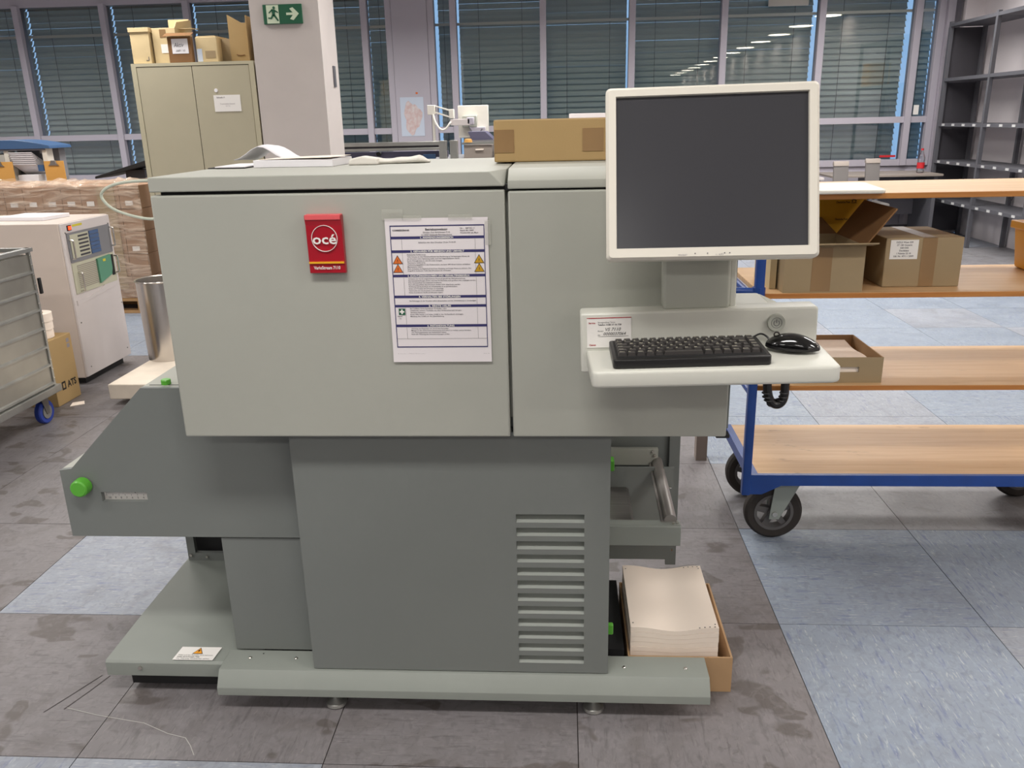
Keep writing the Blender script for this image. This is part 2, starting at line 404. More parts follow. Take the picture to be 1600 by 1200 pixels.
# window wall: parapet below, glazed bays above
par = st(B(XL, XR, YW, YW+.2, 0, .80).build('wall_window_side', 'frame_lilac'))
for x in (-8.85, -7.8, -6.72, -5.62, -4.57, -3.5, -2.4, -1.3, -.23, .83, 1.91, 3.04, 4.14):
    B(x+.05, x+.98 if x < 4 else x+.28, YW-.012, YW, .10, .74, bev=.004).build('parapet_panel', 'frame_lilac', par)
st(B(XL, XR, YW, YW+.14, 2.88, 3.0).build('trim_1', 'frame_lilac'))
bounds = [(-8.85, -7.78), (-7.78, -6.72), (-6.72, -5.62), (-5.62, -4.57), (-4.57, -3.48), (-3.48, -2.39), (-2.39, -2.09), (-1.58, -1.31), (-1.31, -.23), (-.23, .83), (.83, 1.91), (1.91, 3.04), (3.04, 4.14), (4.14, 4.40)]
for n, (a, b) in enumerate(bounds):
    root = bpy.data.objects.new('window_%d' % (n+1), None); COL.objects.link(root); root.location = (a, YW, .8); root['kind'] = 'structure'; ORG[root.name] = Vector((a, YW, .8))
    fw = .038
    B(a-fw, a+fw, YW-.05, YW+.09, .80, 2.90, bev=.004).build('mullion', 'frame_lilac', root)
    if n in (6, 13): B(b-fw, b+fw, YW-.05, YW+.09, .80, 2.90, bev=.004).build('mullion', 'frame_lilac', root)
    B(a+fw, b-fw, YW-.03, YW+.08, .80, .875).build('sill_rail', 'frame_lilac', root)
    B(a+fw, b-fw, YW-.03, YW+.08, 1.30, 1.372).build('transom', 'frame_lilac', root)
    B(a+fw, b-fw, YW+.02, YW+.028, 1.372, 2.88).build('pane', 'glass', root)
    B(a+fw, b-fw, YW+.02, YW+.028, .875, 1.30).build('pane', 'glass', root)
    # exterior venetian blind of this bay
    wd = b-a
    bl = thing('venetian_blind', 'x', 'blind', (a+wd/2, YW+.22, .85))
    sl = MB(); z = .86; g0 = a+.010; g1 = b-.010
    if n in (9, 11): g1 = b-.050
    if n in (8,): g0 = a+.048
    if n in (7,): g0 = a+.06
    if n == 13: g0 = a+.03; g1 = b+.01
    if n == 12: g1 = b-.05
    while z < 2.98:
        tilt = math.radians(59 + random.uniform(-2, 2))
        hw = .0425; dy, dz = hw*math.cos(tilt), hw*math.sin(tilt); zc = z + random.uniform(-.002, .002)
        prof = [(YW+.22-dy, zc-dz), (YW+.22+.011, zc-.002), (YW+.22+dy, zc+dz), (YW+.222+dy, zc+dz-.002), (YW+.222+.006, zc-.003), (YW+.222-dy, zc-dz-.002)]
        vs = [(g0, p[0], p[1]) for p in prof[:3]] + [(g1, p[0], p[1]) for p in prof[:3]]
        sl.add(vs, [(0, 1, 4, 3), (1, 2, 5, 4)]); z += .068
    sl.build('slats', 'blind', bl, kind='stuff')
    for k in range(1 if wd < .5 else 2):
        x = a + wd*((.5) if wd < .5 else (.27, .76)[k])
        B(x-.003, x+.003, YW+.168, YW+.172, .86, 2.95).build('ladder_cord', 'blind_cord', bl)
    B(g0, g1, YW+.19, YW+.25, 2.93, 2.98).build('head_rail', 'frame_dark', bl)
    names = ['far left end behind the blue lidded feeder', 'left of the first window bar from the left end', 'second bay from the left, over the wrapped pallet', 'bay just left of the beige locker', 'bay behind the left half of the boxes on the locker', 'bay behind the exit sign pillar',
             'narrow strip between the white pillar and the map panel', 'narrow strip between the map panel and the first wide bay', 'first wide bay right of the map panel, behind the far monitor', 'bay behind the box on the printer and the monitor left edge', 'bay behind the middle of the monitor',
             'bay above the right half of the monitor with lamp reflections', 'bay behind the two chairs', 'narrow strip in the right corner beside the shelf']
    bl['label'] = 'grey-green closed venetian blind, ' + names[n]; bl['group'] = 'closed exterior blinds along the window wall'
    # tension rail across the outside of the blinds
    st_ = B(a, b, YW+.10, YW+.13, 2.543, 2.572).build('guard_rail', 'white_plastic', root)
# grey clad panel between windows with a map on it
st(B(-2.05, -1.62, YW-.06, YW+.10, .80, 2.90, bev=.004).build('trim_2', 'frame_lilac'))
st(B(-2.06, -1.61, YW+.10, YW+.3, .80, 2.90).build('trim_3', 'frame_dark'))
st(B(4.44, XR, YW-.10, YW+.1, .0, 3.0).build('trim_4', 'frame_lilac'))
st(B(4.52, 4.56, YW-.16, YW-.1, .0, 3.0).build('trim_5', 'frame_dark'))
st(B(4.59, XR, YW-.2, YW-.1, .0, 3.0).build('trim_6', 'wall_white'))
st(B(XL, XR, YW-.02, YW, .0, .08).build('baseboard_window_side', 'frame_dark'))
mp = thing('wall_map', 'small pale pink and blue map poster on the grey window pillar', 'poster', (-1.855, YW-.062, 1.27))
B(-2.0, -1.71, YW-.064, YW-.061, 1.27, 1.73).build('sheet', 'map_blue', mp)
mb = MB(); cs = []
for k in range(26):
    t = 2*math.pi*k/26; r = 1+.16*math.sin(3*t+1)+.08*math.sin(7*t); cs.append((-1.853+.105*r*math.cos(t), 1.49+.185*r*math.sin(t)))
mb.prism(cs, 'y', YW-.066, YW-.0641); mb.build('printed_country', 'map_pale', mp)
tag(B(-1.80, -1.775, YW-.066, YW-.06, 1.765, 1.785).build('wall_sticker', 'orange'), 'tiny orange sticker on the grey pillar above the map', 'sticker')
tag(B(3.86, 4.05, YW-.034, YW-.031, .90, .925).build('sill_notice', 'red_label'), 'narrow red and white sticker low on the window behind the chairs', 'sticker')
tag(B(4.20, 4.26, YW-.035, YW-.03, 1.39, 1.50).build('frame_notice', 'white_print'), 'small white sticker on the corner window frame', 'sticker')
tag(B(2.40, 2.86, YW-.060, YW-.055, 2.63, 2.93).build('window_paper', 'plastic_grey'), 'pale grey sheet hanging on the window above the monitor at the top', 'paper')
# white structural pillar with exit sign
pil = st(MB().prism([(-2.212, 6.30), (-1.715, 6.30), (-1.715, 6.72), (-2.212, 6.72)], 'z', 0, 3.0).build('pillar', 'plaster'))
B(-1.716, -1.703, 6.55, 6.60, 1.70, 1.85, bev=.004).build('catch_plate', 'shelf_grey', pil)
sg = thing('exit_sign', 'green emergency exit sign with running figure and arrow on the white pillar', 'sign', (-1.9685, 6.2915, 2.1191))
B(-2.1098, -1.8321, 6.2865, 6.2985, 2.1191, 2.2467).build('plate', 'safety_green', sg)
B(-2.0854, -1.9977, 6.2850, 6.2865, 2.1230, 2.2428).build('door_panel', 'sign_pale', sg)
mb = MB()
mb.lathe([(0, -.0005), (.0095, -.0005), (.0095, .0005), (0, .0005)], (-2.0299, 6.2840, 2.2253), 'y', 14)
for pl in ([(-2.0465, 2.2175), (-2.0231, 2.2136), (-2.0250, 2.1766), (-2.0445, 2.1766)], [(-2.0465, 2.2155), (-2.0708, 2.1941), (-2.0669, 2.1883), (-2.0406, 2.2078)], [(-2.0250, 2.2126), (-1.9997, 2.1961), (-2.0036, 2.1902), (-2.0289, 2.2019)],
           [(-2.0426, 2.1805), (-2.0250, 2.1805), (-1.9997, 2.1415), (-2.0094, 2.1366)], [(-2.0445, 2.1824), (-2.0309, 2.1766), (-2.0523, 2.1512), (-2.0757, 2.1551), (-2.0757, 2.1629), (-2.0581, 2.1620)]):
    mb.prism(pl, 'y', 6.2837, 6.2849)
mb.build('running_figure', 'safety_green', sg)
mb = MB()
mb.prism([(-1.9441, 2.1912), (-1.8974, 2.1912), (-1.9198, 2.2175), (-1.8954, 2.2253), (-1.8535, 2.1834), (-1.8954, 2.1415), (-1.9198, 2.1493), (-1.8974, 2.1756), (-1.9441, 2.1756)], 'y', 6.2850, 6.2865)
mb.build('arrow', 'sign_pale', sg)
# recessed round lights in a row along the right side (mirrored in the windows)
lt0 = None
for k in range(13):
    y = 6.2-1.66*k
    if lt0 is None:
        lt0 = thing('ceiling_light', 'round recessed ceiling light in the row along the right wall', 'light', (4.45, y, 2.985), 'row of round ceiling lights')
        MB().lathe([(.22, 0), (.25, 0), (.25, -.015), (.22, -.015), (.22, 0)], (4.45, y, 2.998), 'z').build('ring', 'white_plastic', lt0)
        MB().lathe([(0, 0), (.22, 0), (.22, -.006), (0, -.006)], (4.45, y, 2.992), 'z').build('diffuser', 'downlight', lt0)
    else:
        c = dup(lt0); c.location.y = y
#@@PRINTER
mat('scratch_pale', (176, 174, 170), .6); mat('scratch_dark', (78, 72, 72), .6)
for pts, m_, w_ in (([(-1.294, 1.739), (-1.203, 1.715), (-1.062, 1.689), (-.985, 1.654), (-.933, 1.640), (-.910, 1.615), (-.887, 1.583)], 'scratch_pale', .0009),
                    ([(-1.346, 1.721), (-1.313, 1.787), (-1.272, 1.874)], 'scratch_dark', .0013), ([(-1.299, 1.734), (-1.271, 1.806), (-1.249, 1.872)], 'scratch_dark', .0013)):
    mb = MB()
    for a, b_ in zip(pts, pts[1:]):
        d = Vector((b_[0]-a[0], b_[1]-a[1])).normalized(); n_x, n_y = -d.y*w_, d.x*w_
        mb.prism([(a[0]-n_x, a[1]-n_y), (b_[0]-n_x, b_[1]-n_y), (b_[0]+n_x, b_[1]+n_y), (a[0]+n_x, a[1]+n_y)], 'z', .0001, .0006)
    mb.build('scratch', m_, floor)
# ------------------------------------------------------------------ the printer
P = thing('printer', 'large grey-green continuous-feed printer standing in the middle of the floor', 'printer', (-.2, 2.0, 0))
# main cabinets above
B(-.845, .345, 1.752, 2.345, .80, 1.30).build('cabinet_body', 'paint_light', P)
B(-.858, -.1175, 1.72, 1.752, .764, 1.300, bev=.004).build('front_door', 'paint_light', P)
B(-.1115, .354, 1.72, 1.752, .764, 1.297, bev=.004).build('front_door', 'paint_light', P)
B(-.84, .34, 1.735, 1.752, 1.297, 1.31).build('gap_shadow_strip', 'dark', P)
B(-.80, .30, 1.765, 1.90, .775, .80).build('underside_plate', 'paint_mid', P)
vs = [(-.858, 1.72, 1.307), (-.1175, 1.72, 1.307), (-.1475, 1.72, 1.337), (-.858, 1.72, 1.337), (-.1175, 1.80, 1.337),
      (-.858, 2.35, 1.307), (-.1175, 2.35, 1.307), (-.1175, 2.35, 1.337), (-.858, 2.35, 1.337)]
MB().bevd(vs, [(0, 1, 2, 3), (1, 4, 2), (3, 2, 4, 7, 8), (1, 6, 7, 4), (5, 8, 7, 6), (0, 3, 8, 5), (0, 5, 6, 1)], .0025).build('top_lid', 'paint_light', P)
MB().prism([(1.72, 1.301), (1.72, 1.318), (1.765, 1.340), (2.35, 1.340), (2.35, 1.301)], 'x', -.1115, .354, bev=.0025).build('top_lid', 'paint_light', P)
B(.356, .362, 1.745, 2.3, .775, 1.30).build('side_cover', 'paint_mid', P)
B(.335, .365, 1.735, 1.76, .755, .764, bev=.002).build('door_hinge', 'dark', P)
B(-.66, -.645, 1.80, 1.83, .745, .80).build('door_latch', 'dark', P)
B(.362, .50, 1.85, 2.14, .90, .998, bev=.006).build('side_cover', 'console', P)
MB().prism([(.50, .93), (.50, .996), (.545, .975), (.545, .93)], 'y', 1.86, 2.14, bev=.003).build('side_cover', 'console_grey', P)
# central lower panel with twelve louvred slots
xa, xb, x1, x2, y1, y2 = -.637, .1075, -.113, .048, 1.770, 1.800
pitch, sh = .0353, .0215; ztop = .5495
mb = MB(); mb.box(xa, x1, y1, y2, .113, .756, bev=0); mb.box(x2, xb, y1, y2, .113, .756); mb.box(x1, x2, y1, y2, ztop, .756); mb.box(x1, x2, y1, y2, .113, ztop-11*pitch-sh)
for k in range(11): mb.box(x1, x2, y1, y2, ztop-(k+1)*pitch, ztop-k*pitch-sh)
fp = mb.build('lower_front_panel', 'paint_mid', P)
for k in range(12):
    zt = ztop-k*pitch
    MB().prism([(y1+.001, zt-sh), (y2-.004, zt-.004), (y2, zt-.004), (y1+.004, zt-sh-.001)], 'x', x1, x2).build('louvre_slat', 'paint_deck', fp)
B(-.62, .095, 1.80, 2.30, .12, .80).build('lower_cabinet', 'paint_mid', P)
# paper infeed on the left: cut-off side panel, sloping hood, green knobs, scale window
prof = [(-1.253, .628), (-1.222, .632), (-1.012, .842), (-.80, .842), (-.60, .842), (-.60, .448), (-1.238, .444), (-1.253, .448)]
ws = (-1.157, -1.039, .543, .569)
mb = MB()
# panel with the rectangular scale window left open
mb.prism([(-1.253, .628), (-1.222, .632), (-1.157, .697), (-1.157, .446), (-1.253, .446)], 'y', 1.84, 1.853)
mb.prism([(-1.157, .697), (-1.039, .815), (-1.039, .569), (-1.157, .569)], 'y', 1.84, 1.853)
mb.prism([(-1.157, .543), (-1.039, .543), (-1.039, .446), (-1.157, .446)], 'y', 1.84, 1.853)
mb.prism([(-1.039, .815), (-1.012, .842), (-.60, .842), (-.60, .446), (-1.039, .446)], 'y', 1.84, 1.853)
mb.build('infeed_side_panel', 'paint_mid', P)
rl = B(-1.16, -1.035, 1.8545, 1.856, .540, .572).build('scale_strip', 'white_print', P, label='white ruler strip behind the window')
mb = MB()
for k in range(36): mb.rect(-1.152+k*.0032, -1.1514+k*.0032, .557 if k % 5 else .553, .565, 1.8540)
for k, t in enumerate('10 9 8 7 6 5 4 3'.split()): mb.text(t, -1.144+k*.0145, .545, 1.8542, .008, align='c')
mb.prism([(-1.0795, .566), (-1.0735, .566), (-1.0765, .560)], 'y', 1.8535, 1.8539)
mb.build('scale_marks', 'ink', rl, kind='stuff')
MB().prism([(-1.253, .628), (-1.222, .632), (-1.012, .842), (-.60, .842), (-.60, .835), (-1.015, .835), (-1.225, .625), (-1.253, .622)], 'y', 1.853, 2.33, bev=.001).build('infeed_hood', 'paint_light', P)
B(-1.00, -.86, 1.862, 1.866, .8418, .8425).build('hood_seam', 'dark', P)
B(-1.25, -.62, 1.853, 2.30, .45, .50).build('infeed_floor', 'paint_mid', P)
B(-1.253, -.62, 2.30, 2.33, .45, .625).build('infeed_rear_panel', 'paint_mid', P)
MB().lathe([(0, -.030), (.018, -.030), (.0215, -.027), (.0225, -.018), (.0225, -.004), (.016, 0), (0, 0)], (-1.196, 1.84, .589), 'y', 24).build('clamp_knob', 'green_plastic', P, label='large green knob on the side panel')
MB().lathe([(0, 0), (.0115, 0), (.0115, .010), (.010, .012), (0, .012)], (-.962, 1.872, .8425), 'z', 20).build('lock_button', 'green_plastic', P, label='small green button on the sloping hood')
# lower left: panel beside the front, dark recess and floor tray
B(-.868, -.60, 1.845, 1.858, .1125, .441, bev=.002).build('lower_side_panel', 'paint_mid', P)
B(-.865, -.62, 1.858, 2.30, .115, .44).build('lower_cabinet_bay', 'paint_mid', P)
fr = B(-1.197, -1.172, 2.30, 2.315, .115, .447).build('recess_frame', 'paint_mid', P)
B(-1.172, -.60, 2.30, 2.315, .115, .142).build('recess_rail', 'paint_mid', P)
B(-1.18, -.60, 2.33, 2.345, .12, .45).build('recess_back', 'dark', P)
for p in ((-1.186, 2.298, .135), (-1.135, 2.298, .130)): MB().cyl(p, (p[0], p[1]-.003, p[2]), .0045, n=12).build('screw', 'chrome', P)
MB().prism([(1.797, .060), (1.797, .098), (1.803, .104), (2.02, .112), (2.33, .116), (2.33, .106), (2.02, .102), (1.815, .095), (1.815, .060)], 'x', -1.205, -.80, bev=.001).build('floor_tray', 'paint_deck', P)
B(-1.16, -.84, 1.83, 2.28, .012, .099).build('tray_plinth', 'dark', P)  # black plinth, lowered and brought forward to fill in shade below the tray
for x in (-1.10, -.9):
    MB().cyl((x, 2.0, .0), (x, 2.0, .05), .02, n=12).build('foot', 'steel', P)
sk = MB().add([(-1.02, 1.855, .1088), (-.912, 1.855, .1088), (-.917, 1.802, .1070), (-1.025, 1.802, .1070), (-1.02, 1.855, .1096), (-.912, 1.855, .1096), (-.917, 1.802, .1078), (-1.025, 1.802, .1078)], [(4, 7, 6, 5), (0, 1, 2, 3), (0, 3, 7, 4), (1, 5, 6, 2), (3, 2, 6, 7), (0, 4, 5, 1)]).build('warning_sticker', 'white_print', P, label='white sticker with yellow warning triangle and German text')
T = Matrix.Translation((0, 0, .1096)) @ Matrix(((1, 0, 0, 0), (0, 1, 0, 0), (0, .034, 1, -.034*1.855), (0, 0, 0, 1)))
def onst(f, m, nm, up):
    mb = MB(); mb.x = T; f(mb, up); mb.build(nm, m, sk)
onst(lambda q, u: q.prism([(-.982, 1.826), (-.953, 1.826), (-.9675, 1.852)], 'z', u, u+.0002, bev=0), 'ink_black', 'triangle_border', .0002)
onst(lambda q, u: q.prism([(-.979, 1.828), (-.956, 1.828), (-.9675, 1.849)], 'z', u, u+.0002), 'warn', 'triangle', .0005)
onst(lambda q, u: q.prism([(-.966, 1.846), (-.9715, 1.838), (-.968, 1.838), (-.969, 1.831), (-.9635, 1.840), (-.967, 1.840)], 'z', u, u+.0002), 'ink_black', 'bolt_mark', .0008)
onst(lambda q, u: [q.text('Während des Betriebs nicht betreten.', -1.017, 1.819, u, .0062, plane='xy', wid=.095), q.text('Gefahr durch bewegte Teile!', -1.017, 1.812, u, .0062, plane='xy', wid=.060, bold=.02), q.text('Vor Wartung Netzstecker ziehen.', -1.017, 1.805, u, .0062, plane='xy', wid=.09)], 'ink_black', 'warning_text', .0003)
MB().cyl((-1.112, 1.797, .085), (-1.112, 1.7935, .085), .0055, n=14).build('screw', 'chrome', P)
# front skirt with a flat deck, a sloping plate and a lip
MB().prism([(1.738, .050), (1.738, .072), (1.763, .110), (1.845, .1105), (1.845, .100), (1.77, .100), (1.748, .068), (1.748, .050)], 'x', -.884, .358, bev=.0012).build('front_skirt', 'paint_deck', P)
for x, y in ((-.819, 1.811), (-.697, 1.812), (.150, 1.798), (.304, 1.798)):
    MB().lathe([(0, .003), (.003, .003), (.0048, .0012), (.005, 0), (0, 0)], (x, y, .1105), 'z', 14).build('bolt', 'chrome', P)
for x, y in ((-.79, 1.83), (-.655, 1.825)):
    MB().cyl((x, y, .1103), (x, y, .1108), .0022, n=8).build('hole_plug', 'dark', P)
for x in (-.590, .073):
    f_ = MB().lathe([(0, 0), (.024, 0), (.027, .004), (.025, .011), (.012, .020), (.008, .024), (.008, .09), (0, .09)], (x, 1.778, 0), 'z', 24).build('levelling_foot', 'alu', P)
B(-.80, .12, 1.835, 2.32, .022, .10).build('chassis_shade_block', 'dark', P)  # black block lowered to stop light and deepen shade under the printer
for x in (-.75, .03):
    for y in (1.93, 2.27):
        c = MB().wheel((x, y, .0321), .032, .03, 'y', 16).build('caster', 'rubber', P)
        B(x-.012, x+.012, y-.02, y+.02, .05, .06).build('fork', 'dark', c)
# right side: output bay with rollers, bar and post
B(.10, .352, 2.385, 2.40, .10, .80).build('output_back_plate', 'paint_mid', P)
B(.3205, .353, 2.372, 2.385, .075, .80, bev=.001).build('output_post', 'paint_mid', P)
B(.10, .3075, 1.990, 2.002, .350, .405, bev=.0015).build('output_front_bar', 'paint_deck', P)
B(.10, .3075, 2.002, 2.03, .397, .405).build('output_front_bar_flange', 'paint_deck', P)
B(.10, .328, 2.30, 2.31, .135, .44).build('output_lower_plate', 'paint_mid', P)
B(.12, .285, 2.355, 2.372, .425, .478, bev=.001).build('output_rear_bar', 'paint_light', P)
r_ = MB().cyl((.283, 2.02, .410), (.283, 2.365, .433), .0165, n=24).build('output_roller', 'roller_steel', P, label='dark steel guide roller')
MB().tube([(.262, 2.02, .405), (.262, 2.36, .43)], .0045, 8).build('guide_rod', 'roller_steel', P)
MB().prism([(.115, .378), (.185, .378), (.193, .372), (.193, .366), (.115, .366)], 'y', 2.00, 2.37).build('output_guide_plate', 'steel', P, label='bare steel guide plate')
B(.130, .150, 2.29, 2.33, .432, .465, bev=.003).build('release_lever', 'green_plastic', P, label='green release lever at the output')
B(.098, .122, 1.805, 1.82, .20, .228, bev=.003).build('release_lever', 'green_plastic', P, label='green lever low beside the front panel')
for p in ((.338, 2.372, .70), (.337, 2.372, .13), (.268, 2.355, .470), (.275, 2.355, .458)): MB().cyl(p, (p[0], p[1]-.004, p[2]), .0045, n=10).build('screw', 'chrome', P)
for p in ((.300, 2.012, .405), (.289, 2.008, .405), (.302, 2.18, .43)): MB().cyl(p, (p[0], p[1], p[2]+.003), .0035, n=10).build('screw', 'chrome', P)
B(.10, .155, 1.86, 2.2, .02, .12).build('caster_cover', 'dark', P)
# white hose looping out behind the printer on the left
MB().tube([(-.88, 2.30, 1.27), (-1.08, 2.32, 1.293), (-1.24, 2.34, 1.290), (-1.305, 2.34, 1.262), (-1.285, 2.34, 1.222), (-1.22, 2.34, 1.196), (-1.15, 2.33, 1.190), (-1.09, 2.32, 1.22), (-.86, 2.31, 1.26)], .0042, 8, smooth=7).build('hose', 'hose', P, label='thin pale loop of hose at the rear')
# badge
bd = MB().prism([(1.7195, 1.135), (1.706, 1.137), (1.703, 1.236), (1.698, 1.252), (1.699, 1.2575), (1.7195, 1.2575)], 'x', -.5295, -.4535, bev=.0015).build('badge', 'red', P, label='red maker badge with a round white-ringed logo')
B(-.5285, -.4545, 1.6978, 1.7196, 1.2480, 1.2583, bev=.001).build('badge_cap', 'red_top', bd)
yf = 1.7012
def ring(mb, cx_, cz_, r0, r1, y0, y1, n=48):
    vs = []; fs = []
    for i in range(n):
        t = 2*math.pi*i/n
        for r, y in ((r0, y0), (r1, y0), (r1, y1), (r0, y1)): vs.append((cx_+r*math.cos(t), y, cz_+r*math.sin(t)))
    for i in range(n):
        j = (i+1) % n
        for k in range(4): fs.append((i*4+k, j*4+k, j*4+(k+1) % 4, i*4+(k+1) % 4))
    return mb.add(vs, fs)
ring(MB(), -.4915, 1.2095, .0262, .0272, yf, yf+.006).build('logo_ring', 'white_print', bd)
MB().text('océ', -.4915, 1.1985, yf, .029, bold=.018, align='c', wid=.050, thick=.006).build('logo_lettering', 'white_print', bd)
B(-.5285, -.4545, 1.7022, 1.708, 1.1575, 1.1612).build('yellow_stripe', 'yellow_bar', bd)
MB().text('VarioStream 7110', -.4915, 1.1455, 1.7035, .0095, bold=.02, align='c', wid=.056, thick=.004).build('model_lettering', 'white_print', bd)

# ------------------------------------------------------------------ console bracket (slightly rolled, right side higher)
ROLL = Matrix.Translation((.26, 1.6, 1.03)) @ Matrix.Rotation(-math.radians(1.25), 4, 'Y') @ Matrix.Translation((-.26, -1.6, -1.03))
def RB(): m = MB(); m.x = ROLL; return m
RB().box(.034, .492, 1.600, 1.655, .952, 1.0745, bev=.006, seg=4).build('console_panel', 'console', P)
RB().box(.06, .46, 1.655, 1.72, .965, 1.04).build('console_mount', 'console_grey', P)
RB().box(.196, .327, 1.615, 1.652, 1.07, 1.27, bev=.010, seg=4).build('console_column', 'console_grey', P)
RB().box(.327, .340, 1.63, 1.66, 1.07, 1.28, bev=.003).build('column_edge', 'console', P)
# tray: folded plate with rounded lip
ty = 1.446
mb = RB(); mb.prism([(.058, ty+.002), (.480, ty+.002), (.494, ty+.010), (.500, 1.60), (.045, 1.60), (.050, ty+.010)], 'z', .968, 1.0, bev=.007, seg=4)
tray = mb.build('keyboard_tray', 'console', P)
bt = RB(); bt.lathe([(0, -.0045), (.009, -.005), (.0125, -.006), (.0165, -.006), (.0175, 0), (0, 0)], (.412, 1.600, 1.046), 'y', 32)
pb = bt.build('power_button', 'console_grey', P)
mb = RB(); vs = []; fs = []
for i in range(33):
    t = math.radians(125+290*i/32)
    for r in (.0048, .0058): vs.append((.412+r*math.cos(t), 1.5945, 1.0455+r*math.sin(t)))
for i in range(32): fs.append((2*i, 2*i+1, 2*i+3, 2*i+2))
mb.add(vs, fs); mb.box(.4115, .4125, 1.5943, 1.5948, 1.0455, 1.0525); ring(mb, .412, 1.046, .0098, .0104, 1.5942, 1.5948, 32); mb.build('power_symbol', 'frame_dark', pb)
lb = RB().box(.0465, .1335, 1.5985, 1.5995, 1.005, 1.0655).build('asset_label', 'white_print', P, label='white asset label with red header and handwriting')
RB().box(.0465, .1335, 1.5980, 1.5986, 1.0640, 1.0655).build('red_header', 'red', lb)
mb = RB(); mb.text('Störungsmeldung / Service', .068, 1.0545, 1.5982, .0045, wid=.034); mb.text('Telefon: 0180 57 56 728', .068, 1.0495, 1.5982, .0045, wid=.046, bold=.02); mb.text('Modell', .068, 1.037, 1.5982, .004); mb.text('SN', .068, 1.029, 1.5982, .004)
mb.build('label_print', 'ink', lb)
mb = RB(); mb.text('VS 7110', .083, 1.0385, 1.5981, .0095, wid=.030, shear=.3); mb.text('0000037064', .079, 1.030, 1.5981, .0085, wid=.044, shear=.3); mb.box(.070, .128, 1.598, 1.5984, 1.0275, 1.0279); mb.build('handwriting', 'ink_black', lb)
mb = RB(); mb.text('Service', .050, 1.0535, 1.5982, .0045, bold=.03); mb.text('Canon', .051, 1.009, 1.5982, .0048, bold=.04); mb.build('red_print', 'red', lb)

# ------------------------------------------------------------------ instruction sheet taped to the door
S = thing('instruction_sheet', 'white instruction sheet with dark blue bars taped to the printer door', 'notice', (-.2605, 1.718, .94))
mb = MB(); nx, nz = 10, 12
def sy(u, v): return 1.7176 - .0022*math.sin(math.pi*min(1, max(0, (1-v)*1.0)))*(.6+.4*math.sin(3*u)) - (.002 if v < .03 else 0)
SX0, SX1, SZ0, SZ1 = -.3670, -.1535, .9395, 1.2465
vs = [(SX0+(SX1-SX0)*i/nx, sy(i/nx, j/nz), SZ0+(SZ1-SZ0)*j/nz) for j in range(nz+1) for i in range(nx+1)]
fs = [(j*(nx+1)+i, j*(nx+1)+i+1, (j+1)*(nx+1)+i+1, (j+1)*(nx+1)+i) for j in range(nz) for i in range(nx)]
mb.add(vs, fs).build('sheet', 'paper', S)
def SP(u, v): return SX0+(SX1-SX0)*u, SZ0+(SZ1-SZ0)*v
def proj_sheet(mb, d=.0004):
    mb.v = [(p[0], sy((p[0]-SX0)/(SX1-SX0), (p[2]-SZ0)/(SZ1-SZ0)) - d, p[2]) for p in mb.v]; return mb
def bar(mb, u0, u1, v0, v1):
    k = max(1, int((v1-v0)*14)+1); kx = max(1, int((u1-u0)*12)+1)
    for a in range(k):
        for b_ in range(kx):
            x0, z0 = SP(u0+(u1-u0)*b_/kx, v0+(v1-v0)*a/k); x1_, z1 = SP(u0+(u1-u0)*(b_+1)/kx, v0+(v1-v0)*(a+1)/k)
            mb.add([(x0, 0, z0), (x1_, 0, z0), (x1_, 0, z1), (x0, 0, z1)], [(0, 1, 2, 3)])
mb = MB(); L_, R_, T_, B_ = .045, .965, .945, .105; t_ = .008
bar(mb, L_, R_, T_, T_+t_); bar(mb, L_, R_, B_, B_+t_); bar(mb, L_, L_+t_, B_, T_); bar(mb, R_-t_, R_, B_, T_+t_)
heads = [(.870, '1. ANWENDUNGSBEREICH'), (.778, '2. GEFAHREN FÜR MENSCH UND UMWELT'), (.612, '3. SCHUTZMASSNAHMEN UND VERHALTENSREGELN'), (.467, '4. VERHALTEN BEI STÖRUNGEN'), (.402, '5. ERSTE HILFE'), (.262, '6. INSTANDHALTUNG')]
for v, t in heads: bar(mb, L_, R_, v-.009, v+.009)
proj_sheet(mb, .0004).build('blue_bars', 'navy', S)
mb = MB()
for v, t in heads:
    x, z = SP(.5, v-.006); mb.text(t, x, z, 0, .0052, bold=.03, align='c', wid=min(.13, .0034*len(t)))
proj_sheet(mb, .0008).build('bar_lettering', 'white_print', S, kind='stuff')
mb = MB()
def tl(u, v, t, size=.0036, wid=None, bold=.01, align='l'):
    x, z = SP(u, v); mb.text(t, x, z, 0, size, wid=wid, bold=bold, align=align)
tl(.50, .918, 'Betriebsanweisung', .006, wid=.046, bold=.03, align='c'); tl(.50, .900, 'Drucker Océ VarioStream 7110', .0042, wid=.056, align='c'); tl(.50, .884, 'im DRZ Gebäude Betriebsräume', .0042, wid=.064, align='c')
tl(.07, .915, 'COMMERZBANK', .0046, wid=.036, bold=.03)
tl(.73, .925, 'Nr.:   087-02-11', .004, wid=.030); tl(.73, .910, 'Stand: 04 / 2009', .004, wid=.028); tl(.73, .895, 'Verantwortlich: gez. Meyer', .004, wid=.038)
tl(.50, .833, 'Arbeiten mit dem Drucker Océe 7110-01', .004, wid=.078, align='c')
